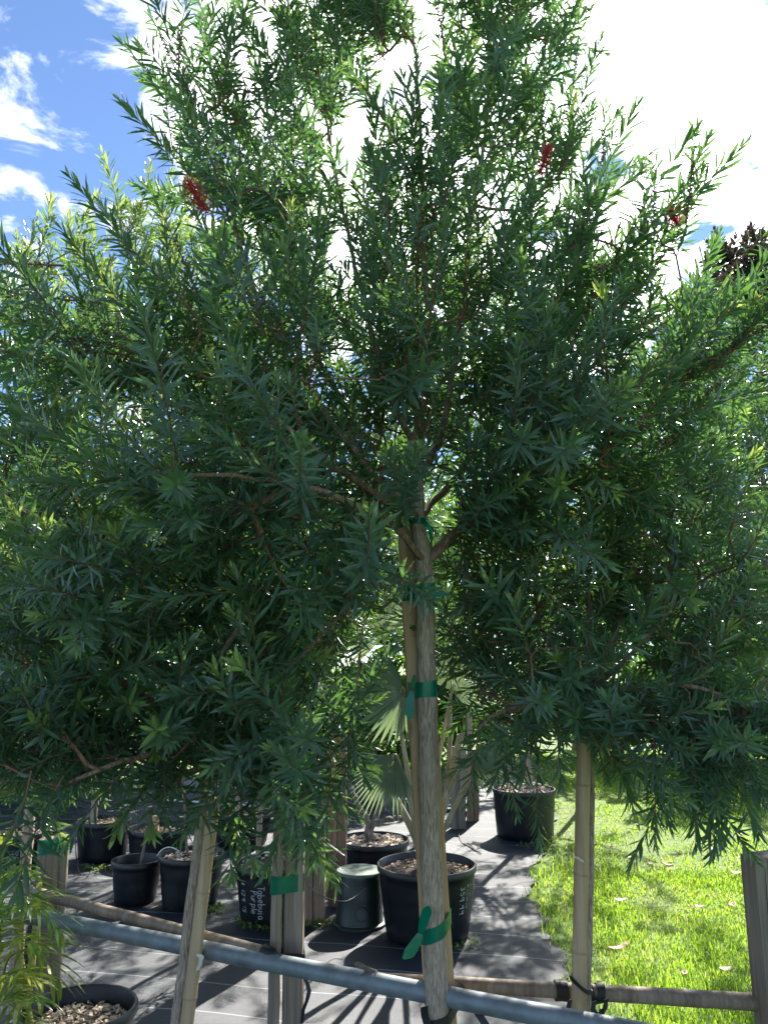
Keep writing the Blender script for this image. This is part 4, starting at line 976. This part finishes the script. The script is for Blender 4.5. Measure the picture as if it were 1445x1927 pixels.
# ------------------------------------------------------------------ plants in the pots
def stem_thing(name, label, cat, pts, rad, m, sides=10, seed=1, group=None):
    rng = random.Random(seed); q, r = resample([np.array(p) for p in pts], rad, .03); mb = MB(); mb.tube([Vector(p) for p in q], r, sides, jitter=.07, rng=rng)
    return tag(mb.build(name, M[m]), label, cat, group)
c = p_tab['c']; d = c.y
rt = back_tree('young tree with slim grey trunk growing in the Tabebuia pot', 493, d, 1.25, [blob(470, 1330, d, 90, 90, .35, 30), blob(520, 1200, d, 90, 90, .35, 24)], 121, (('mature', 1.0),), tr=.019, name='young_tree', group='young trees in pots')
cc = circ(493, 1634, d, .024); k = mpp(1630, d)
g2 = empty('green_tape', (cc[0][0], cc[0][1], p_tab['h'] - .02), 'small green tape round the slim trunk in the Tabebuia pot', 'plant tie', 'green plastic plant ties'); band('loop', g2, [((ray(493, 1300)[0] * d, d), .026)], p_tab['h'] + .012, .035, 'tape')
c = p_small['c']; stem_thing('split_cane', 'thin split cane leaning in the small glossy pot', 'stake', [(c.x + .02, c.y, .05), P(266, 1625, c.y), P(272, 1590, c.y), P(276, 1555, c.y)], [.010, .010, .008, .006], 'grey_wood')
c = p_bl2['c']; beam('wooden_stake', 'short pale stake standing in the shadowed pot at back left', P(293, 1580, c.y), P(294, 1535, c.y), .022, .02, 'pine', ground_end=True, cat='stake')
c = p_bail['c']; stem_thing('sapling', 'bare young sapling growing in the dusty bailed pot', 'plant', [(c.x - .0, c.y, .1), P(352, 1596, c.y), P(349, 1540, c.y), P(346, 1460, c.y), P(352, 1380, c.y)], [.009, .008, .007, .006, .004], 'limb')

def gnarled():
    c = p_bonsai['c']; d = c.y; base = Vector((c.x, c.y, p_bonsai['soil_z']))
    root = empty('gnarled_shrub', tuple(base), 'low gnarled shrub with twisting bare branches in the mulch pot', 'shrub')
    rng = random.Random(6)
    def br(nm, pts, rad):
        q, r = resample([np.array(p) for p in pts], rad, .025); q = q + np.random.default_rng(len(pts) * 3).normal(0, .004, q.shape); mb = MB(); mb.tube([Vector(p) for p in q], r, 10, jitter=.10, rng=rng); mb.build(nm, M['darkbark'], root)
    br('trunk', [base - Vector((0, 0, .04)), P(694, 1570, d), P(698, 1552, d)], [.040, .034, .030])
    f = P(698, 1554, d)
    br('branch', [f, P(680, 1530, d), P(668, 1500, d + .05), P(655, 1460, d + .1), P(660, 1400, d)], [.026, .021, .017, .013, .008])
    br('branch', [f, P(715, 1545, d), P(745, 1540, d - .05), P(775, 1530, d), P(800, 1490, d)], [.024, .020, .017, .014, .009])
    br('branch', [f, P(712, 1525, d + .1), P(735, 1500, d + .1), P(742, 1460, d + .1)], [.020, .017, .014, .010])
    br('branch', [P(745, 1540, d - .05), P(755, 1510, d - .05), P(770, 1480, d), P(765, 1430, d)], [.014, .013, .011, .007])
    br('branch', [P(680, 1530, d), P(650, 1520, d - .1), P(630, 1490, d - .1)], [.015, .012, .008])
gnarled()

def fan_palm():
    c = p_big['c']; d = c.y; base = Vector((c.x - .02, c.y, p_big['soil_z']))
    root = empty('silver_fan_palm', tuple(base), 'silver green fan palm growing in the largest pot behind the main trunk', 'palm')
    rng = np.random.default_rng(9)
    def frond(hub, axis, nrm, R, spread, n=26, fold=.02, tint=.45):
        """petiole from the base to the hub, then a pleated fan"""
        hub = np.array(hub); axis = unit(np.array(axis)); nrm = np.array(nrm, float); nrm = unit(nrm - axis * nrm.dot(axis)); s = np.cross(axis, nrm)
        V, F, T = [], [], []
        for i in range(n):
            a = RAD(-spread / 2 + spread * (i + .5) / n); da = RAD(spread / n) * .5
            L = R * (1 - .22 * abs(a) / RAD(spread / 2)) * rng.uniform(.93, 1.05)
            split = .62
            def pt(ang, l, up): return hub + (axis * math.cos(ang) + s * math.sin(ang)) * l + nrm * (up - .22 * R * (l / R) ** 2.2)
            b = len(V); w = da
            V += [pt(a, .01, 0), pt(a - w, L * split, -fold * .5), pt(a, L * split, fold), pt(a + w, L * split, -fold * .5), pt(a, L, -.02 * rng.random())]
            tt = tint + rng.normal(0, .12); T += [tt] * 5
            F += [[b, b + 1, b + 2, b + 2], [b, b + 2, b + 3, b + 3], [b + 1, b + 4, b + 2, b + 2], [b + 2, b + 4, b + 3, b + 3]]
        fr = mesh_obj('frond', np_mesh('frond', V, F, [M['leaf_silver']], tint=np.clip(T, 0, 1), smooth=False), root)
        q = [Vector(base), Vector(base).lerp(Vector(hub), .5) + Vector((0, 0, .06)), Vector(hub), Vector(hub) + Vector(axis) * .03]
        qq, rr = resample([np.array(p) for p in q], [.020, .013, .009, .005], .04); mb = MB(); mb.tube([Vector(p) for p in qq], rr, 8, flat=.6)
        me = mb.build('petiole', M['petiole'], root)
    pt = lambda x, y, dd: np.array(P(x, y, dd))
    frond(pt(762, 1300, 4.35), pt(690, 1330, 4.25) - pt(762, 1300, 4.35), (0.1, -1, .25), .36, 190)
    frond(pt(745, 1420, 4.2), pt(690, 1500, 4.1) - pt(745, 1420, 4.2), (-.2, -1, .5), .34, 120, tint=.5)
    frond(pt(850, 1300, 4.7), pt(900, 1230, 4.75) - pt(850, 1300, 4.7), (0, -1, .2), .38, 200, tint=.6)
    frond(pt(810, 1180, 4.8), pt(800, 1080, 4.9) - pt(810, 1180, 4.8), (0, -1, .1), .38, 220, tint=.6)
    frond(pt(880, 1420, 4.4), pt(940, 1440, 4.3) - pt(880, 1420, 4.4), (.2, -1, .5), .30, 110, tint=.6)
    frond(pt(720, 1200, 4.9), pt(660, 1120, 5.0) - pt(720, 1200, 4.9), (0, -1, .2), .36, 200, tint=.6)
    for pts, w in (([(800, 1612), (835, 1520), (852, 1440), (868, 1380)], .034), ([(808, 1615), (850, 1530), (885, 1450), (905, 1400)], .026), ([(795, 1612), (775, 1560), (740, 1495), (725, 1470)], .030), ([(812, 1614), (838, 1500), (846, 1400), (845, 1330)], .022)):
        q, r = resample([np.array(P(x, y, d - .05 * i)) for i, (x, y) in enumerate(pts)], [w * .9, w * .7, w * .6, w * .75], .04); mb = MB(); ribbon(mb, [Vector(p) for p in q], [2 * x for x in r], (.92, -.25, .25), .012); mb.build('cut_leaf_base', M['petiole'], root)
M['petiole'] = wood('palm_petiole', (.22, .17, .11), (.36, .31, .21), (.48, .43, .32), 24, knots=False)
fan_palm()

def fern_palm():
    c = p_near['c']; base = Vector((c.x - .17, c.y - .03, p_near['soil_z'] - .02))
    root = empty('feather_palm', tuple(base), 'feathery palm with arching yellow green fronds at the lower left corner', 'palm')
    rng = np.random.default_rng(15)
    for k in range(3):
        b0 = base + Vector((rng.uniform(-.07, .03), rng.uniform(-.05, .06), 0)); t0 = b0 + Vector((rng.uniform(-.1, .02), rng.uniform(-.06, .06), .36 + .05 * k)); mb = MB(); mb.tube([b0, b0.lerp(t0, .3), b0.lerp(t0, .34), b0.lerp(t0, .7), t0], [.014, .012, .0135, .011, .008], 9); mb.build('cane', M['palm_cane'], root)
    def frond(pts, w0, n, ln, tint, droop):
        q, r = resample([np.array(P(*p)) for p in pts], [w0, w0 * .8, w0 * .5, w0 * .25][:len(pts)] + [w0 * .2] * max(0, len(pts) - 4), .02)
        V, F, T, MI = [], [], [], []
        m = len(q)
        for i in range(m):
            t = unit(q[min(i + 1, m - 1)] - q[max(i - 1, 0)]); a = unit(np.cross(t, [0, 0, 1])); b2 = np.cross(t, a)
            for j in range(4): an = j * math.pi / 2; V.append(q[i] + (a * math.cos(an) + b2 * math.sin(an)) * r[i]); T.append(.8)
        for i in range(m - 1):
            for j in range(4): F.append([i * 4 + j, i * 4 + (j + 1) % 4, i * 4 + 4 + (j + 1) % 4, i * 4 + 4 + j])
        for i in range(n):
            f = .12 + .86 * i / (n - 1); ii = min(m - 2, int(f * (m - 1))); o = q[ii] + (q[ii + 1] - q[ii]) * (f * (m - 1) - ii); t = unit(q[ii + 1] - q[ii]); a = unit(np.cross(t, [0, 0, 1]))
            for sgn in (-1, 1):
                dd = unit(t * (.55 + .6 * f) + a * sgn * (1.0 - .5 * f) + np.array([0, 0, .28]) + rng.normal(0, .10, 3)); l = ln * math.sin(math.pi * (.16 + .78 * f)) * rng.uniform(.85, 1.1); s = unit(np.cross(dd, [0, 0, 1] + rng.normal(0, .3, 3))); w = .0052; b = len(V); tt = tint + rng.normal(0, .13)
                for u, ww in ((0, .25), (.25, .9), (.55, 1), (.8, .65)):
                    pc = o + dd * l * u + np.array([0, 0, -droop * l * u * u]); V += [pc - s * w * ww, pc + s * w * ww]; T += [tt] * 2
                V.append(o + dd * l + np.array([0, 0, -droop * l])); T.append(tt + .2)
                F += [[b, b + 1, b + 3, b + 2], [b + 2, b + 3, b + 5, b + 4], [b + 4, b + 5, b + 7, b + 6], [b + 6, b + 7, b + 8, b + 8]]
        mesh_obj('frond', np_mesh('frond', V, F, [M['leaf_palm']], tint=np.clip(T, 0, 1)), root)
    D = 2.9
    frond([(-10, 1790, 2.95), (-25, 1690, 2.85), (20, 1650, 2.75), (75, 1705, 2.65)], .005, 16, .24, .50, .38)
    frond([(0, 1800, 2.95), (10, 1720, 2.85), (70, 1700, 2.8), (120, 1760, 2.75)], .005, 17, .23, .55, .40)
    frond([(5, 1850, 2.95), (20, 1800, 2.85), (70, 1790, 2.78), (115, 1850, 2.72)], .0045, 16, .22, .80, .42)
    frond([(0, 1860, 2.9), (0, 1840, 2.8), (40, 1850, 2.65), (80, 1890, 2.55)], .0045, 15, .21, .55, .36)
    frond([(-10, 1800, 2.9), (-30, 1700, 2.75), (-20, 1630, 2.6), (30, 1640, 2.5)], .0045, 15, .22, .45, .40)
    frond([(-5, 1750, 2.9), (-10, 1640, 2.9), (10, 1590, 2.9), (50, 1600, 2.9)], .0045, 15, .21, .6, .36)
    frond([(0, 1900, 2.9), (-10, 1880, 2.75), (20, 1890, 2.6), (60, 1925, 2.5)], .0045, 14, .20, .55, .36)
    frond([(-20, 1800, 2.9), (-15, 1735, 2.75), (25, 1705, 2.65), (80, 1712, 2.6)], .0045, 18, .20, .55, .45)
    frond([(-20, 1880, 2.9), (-10, 1800, 2.8), (30, 1770, 2.7), (85, 1785, 2.65)], .0045, 18, .19, .7, .45)
    frond([(-10, 1900, 2.85), (0, 1860, 2.7), (35, 1835, 2.6), (80, 1850, 2.55)], .0045, 17, .18, .8, .45)
    frond([(-30, 1760, 2.9), (-20, 1680, 2.8), (15, 1640, 2.75), (60, 1645, 2.7)], .0045, 17, .18, .6, .45)
    frond([(-10, 1790, 3.0), (-60, 1740, 2.9), (-90, 1760, 2.8), (-110, 1820, 2.7)], .0045, 14, .18, .5, .5)
M['palm_cane'] = plain('palm_cane', (.38, .36, .10), .4, 0, .3, 30)
fern_palm()

# trees rising from the pots farther back: they shade the mat
SHG = 'bottlebrush trees in the nursery bed'
def pot_tree(label, p, seed, specs, kinds=(('fine', .5), ('new', .3), ('mature', .2)), up=.3):
    d = p['c'].y; back_tree(label, p['cx'], d, 1.5, [blob(x, y, d + dz, rx, ry, rz, n) for x, y, dz, rx, ry, rz, n in specs], seed, kinds, parts=0, up=up, tr=.03, scale=1.15)
pot_tree('bottlebrush tree growing from the tall pot at the lawn edge', p_lawn, 131, [(1010, 1080, 0, 150, 150, .8, 90), (1120, 1000, .2, 140, 130, .8, 60)])
pot_tree('bottlebrush tree growing from the shaded pot behind the timber pairs', p_cen, 132, [(640, 1080, 0, 150, 140, .8, 90), (760, 1000, .2, 130, 120, .8, 60)])
pot_tree('bottlebrush tree growing from the shaded pot behind the Tabebuia pot', p_mid, 133, [(450, 1080, 0, 160, 150, .8, 90), (330, 1000, .2, 130, 120, .8, 60)])
pot_tree('bottlebrush tree growing from the large back left pot', p_bl1, 134, [(180, 1080, 0, 160, 150, .8, 80), (60, 1050, .2, 120, 120, .8, 50)])
def free_tree(label, px, d, seed, specs):
    back_tree(label, px, d, 1.5, [blob(x, y, d + dz, rx, ry, rz, n) for x, y, dz, rx, ry, rz, n in specs], seed, (('fine', .5), ('new', .3), ('mature', .2)), parts=0, tr=.035, scale=1.3)
free_tree('bottlebrush tree at the back of the bed behind the far timber pairs', 880, 8.3, 135, [(880, 1120, 0, 140, 120, 1.0, 90), (760, 1060, 0, 120, 110, 1.0, 60)])
free_tree('bottlebrush tree at the back of the bed behind the lawn pot', 1090, 8.8, 136, [(1120, 1110, 0, 140, 120, 1.0, 80)])
free_tree('bottlebrush tree at the back of the bed behind the taped post', 600, 8.6, 137, [(580, 1120, 0, 140, 120, 1.0, 80)])

# ------------------------------------------------------------------ lizard on the steel pipe
def lizard():
    D = 2.392
    root = empty('lizard', tuple(P(700, 1838, D)), 'small brown lizard perched on the steel pipe, head raised', 'lizard')
    def lp(x, y, dd=0): return P(x, y, D + dd)
    mb = MB()
    q, r = resample([np.array(lp(*p)) for p in ((666, 1815.5), (669, 1814.8), (674, 1815.5), (681, 1818.5), (687, 1822), (694, 1826.5), (703, 1831), (711, 1834.5), (718, 1837), (728, 1838.5), (742, 1839.5), (770, 1841), (800, 1843.5))],
                    [.0016, .0042, .0066, .0068, .0060, .0085, .0095, .0078, .0055, .0040, .0032, .0022, .0008], .004)
    mb.tube([Vector(p) for p in q], r, 12, flat=1.1)
    for pts, rad in (([(688, 1825, -.004), (686, 1830, -.012), (683.5, 1834, -.010), (681, 1834.8, -.013)], [.0034, .0026, .0020, .0015]), ([(689, 1825, .004), (688, 1829, .012), (686, 1832, .010), (683, 1832.5, .013)], [.0034, .0026, .0020, .0015]),
                     ([(713, 1835, -.004), (706, 1832.5, -.014), (709, 1838, -.013), (714, 1838.8, -.016)], [.0042, .0036, .0026, .0016]), ([(713, 1835, .004), (708, 1832, .014), (711, 1836.5, .013), (716, 1837.5, .016)], [.0042, .0036, .0026, .0016])):
        q, r = resample([np.array(lp(*p)) for p in pts], rad, .004); mb.tube([Vector(p) for p in q], r, 8)
        e = Vector(q[-1]); s = (Vector(q[-1]) - Vector(q[-3])).normalized()
        for k in (-1, 0, 1): mb.tube([e - s * .002, e + Vector((s.x * .004, k * .0025, -.0003)), e + Vector((s.x * .007, k * .004, -.0008))], [.0011, .0009, .0006], 5)
    o = mb.build('body', M['lizard'], root)
    rm = o.modifiers.new('skin', 'REMESH'); rm.mode = 'VOXEL'; rm.voxel_size = .0009; rm.use_smooth_shade = True
    sm = o.modifiers.new('smooth', 'SMOOTH'); sm.iterations = 3; sm.factor = .5
    for dd in (-.0058, .0058):
        e = lp(673.2, 1814.0, dd); mb = MB(); mb.lathe(e, [(.0001, -.0014), (.0010, -.0010), (.0014, 0), (.0010, .0010), (.0001, .0014)], 10); mb.build('eye', M['lizard_eye'], root)
lizard()

# ------------------------------------------------------------------ tubing, litter and weeds
def tubing(label, pts, r=.004, m='wire', name='irrigation_tube'):
    q, _ = resample([np.array(p) for p in pts], [r] * len(pts), .03); mb = MB(); mb.tube([Vector(p) for p in q], r, 7); tag(mb.build(name, M[m]), label, 'tube')
d = 5.4
tubing('thin black tubing looping down beside the large back left pot', [P(142, 1500, d), P(142, 1560, d), P(145, 1620, d - .1), G(152, 1652) + Vector((0, 0, .02)), G(165, 1656) + Vector((0, 0, .02)), G(173, 1640) + Vector((0, 0, .02))], .0035)
tubing('thin black tubing sagging from the taped post across the green bin', [P(572, 1652, 2.7), P(590, 1675, 3.2), P(620, 1692, 4.0), P(655, 1695, 4.5), P(690, 1672, 4.6)], .003)
def flat(px, py, z=.024): g = G(px, py); return Vector((g.x, g.y, z))
tubing('pale pipe lying on the mat at the far back behind the leaning bamboo', [flat(290, 1508), flat(380, 1514), flat(480, 1522)], .014, 'white_pipe', 'white_pipe')
tubing('pale pipe lying on the mat behind the largest pot', [flat(830, 1520), flat(870, 1520), flat(905, 1522)], .016, 'white_pipe', 'white_pipe')
tubing('dark pipe lying on the mat near the far timber pairs', [flat(828, 1530), flat(870, 1533), flat(880, 1536)], .016, 'wire')
tubing('thin black tubing trailing over the mat beside the lawn pot', [flat(862, 1570), flat(868, 1590), flat(880, 1598), flat(905, 1612)], .004)
def litter(label, px, py, ln, w, rot, m='petal', seed=0, tint=.5, on=.03, name='fallen_leaf'):
    rng = np.random.default_rng(seed); g = G(px, py); c = np.array([g.x, g.y, on]); d = np.array([math.cos(rot), math.sin(rot), .12]); V = []
    s = unit(np.cross(d, [0, 0, 1])); n = 6
    for i in range(n + 1):
        u = i / n; ww = w * math.sin(math.pi * (.05 + .92 * u)) ** .8; p = c + d * ln * (u - .5) + np.array([0, 0, .25 * ln * (u - .5) ** 2 * 2]); V += [p - s * ww + np.array([0, 0, w * .5]), p, p + s * ww + np.array([0, 0, w * .3])]
    F = []
    for i in range(n):
        for j in range(2): a = i * 3 + j; F.append([a, a + 1, a + 4, a + 3])
    o = mesh_obj(name, np_mesh(name, V, F, [M[m]], tint=[tint] * len(V))); so = o.modifiers.new('thickness', 'SOLIDIFY'); so.thickness = .0008
    return tag(o, label, 'fallen leaf', 'fallen leaves scattered on the lawn')
LT = [(1190, 1623, 'pale curled leaf on the lawn beside the upright bamboo', .07, .022, .3, .9), (1256, 1638, 'largest tan pink leaf lying mid lawn', .085, .028, 2.6, .7), (1224, 1634, 'small dark pink leaf beside the largest tan leaf', .05, .014, 1.0, .1),
      (1386, 1653, 'two tone leaf near the corner post top', .08, .02, -.7, .5), (1168, 1705, 'pale oval leaf low on the lawn near the bamboo', .075, .018, -.4, 1.0), (1316, 1717, 'thin tan leaf left of the corner post', .06, .012, -.9, .7), (1378, 1714, 'orange pink leaf close to the corner post', .055, .018, .5, .25),
      (1366, 1838, 'pale leaf just above the rail near the corner post', .06, .016, -.2, .95), (1288, 1845, 'small orange leaf above the right rail', .04, .014, .9, .2), (1165, 1796, 'long magenta pointed leaf low beside the bamboo', .13, .014, .35, .0), (1147, 1604, 'orange petal on the far lawn by the bamboo', .05, .02, .2, .2),
      (1397, 1577, 'tiny peach leaf far right on the lawn', .05, .02, .2, .4), (1262, 1645, 'small rust leaf in front of the largest tan leaf', .04, .012, 1.3, .15), (1345, 1607, 'white curled leaf on the bare lawn patch', .09, .028, .1, 1.0), (1183, 1650, 'faint pale leaf stub behind the low oval leaf', .05, .012, 1.5, .9)]
for i, (x, y, lb, ln, w, rt_, tn) in enumerate(LT): litter(lb, x, y, ln, w, rt_, seed=i, tint=tn)
for i, (x, y, lb, ln, w, rt_) in enumerate(((286, 1781, 'single tan dry leaf on the mat under the steel pipe', .04, .012, .4), (322, 1788, 'curled brown dry leaf on the mat near the bamboo foot', .05, .012, 1.9), (1090, 1700, 'brown dry leaf at the torn mat edge', .06, .014, .8))):
    o = litter(lb, x, y, ln, w, rt_, seed=50 + i, tint=.6, on=.024); o['group'] = 'dry leaves on the mat'
def weeds(label, spots, seed, h=.05, name='weed_tuft', n=26, rad=.06):
    rng = np.random.default_rng(seed); V, F, T = [], [], []
    for x, y in spots:
        g = G(x, y)
        for i in range(n):
            a = rng.uniform(0, 6.28); r = rad * math.sqrt(rng.random()); o = np.array([g.x + r * math.cos(a), g.y + r * math.sin(a), .012]); d = unit(np.array([rng.normal(0, .6), rng.normal(0, .6), 1])); l = h * rng.uniform(.4, 1.1)
            dd = unit(np.array([rng.normal(), rng.normal(), .4])); b = len(V); tt = rng.random() * .8; V += leaf_arrays(o + d * l * .6, dd, unit(np.cross(dd, rng.normal(size=3))), .022 * rng.uniform(.6, 1.3), .014, .1, tt); F += (LEAF_F + b).tolist(); T += [tt] * 8
            b = len(V); s = np.array([.0008, 0, 0]); V += [o - s, o + s, o + d * l * .6 + s, o + d * l * .6 - s]; F.append([b, b + 1, b + 2, b + 3]); T += [.3] * 4
    return tag(mesh_obj(name, np_mesh(name, V, F, [M['leaf_weed']], tint=np.clip(T, 0, 1))), label, 'weed', 'weeds at the foot of the pots', kind='stuff')
weeds('small weeds along the foot of the Tabebuia pot', [(462, 1745), (480, 1752), (495, 1750), (505, 1752), (520, 1750)], 1)
weeds('small weeds at the foot of the dusty bailed pot', [(392, 1720), (402, 1722), (410, 1715)], 2)
weeds('weeds at the foot of the timber pair behind the taped post', [(582, 1744), (595, 1748), (608, 1744)], 3)
weeds('low weeds behind the small glossy pot', [(165, 1640), (185, 1643), (205, 1640)], 4)
weeds('grassy weeds at the foot of the tall lawn pot', [(1000, 1600), (1020, 1596), (1035, 1590)], 5, h=.10, rad=.10)
weeds('tiny weeds at the foot of the largest pot', [(870, 1785), (885, 1778), (850, 1790)], 6, n=14)
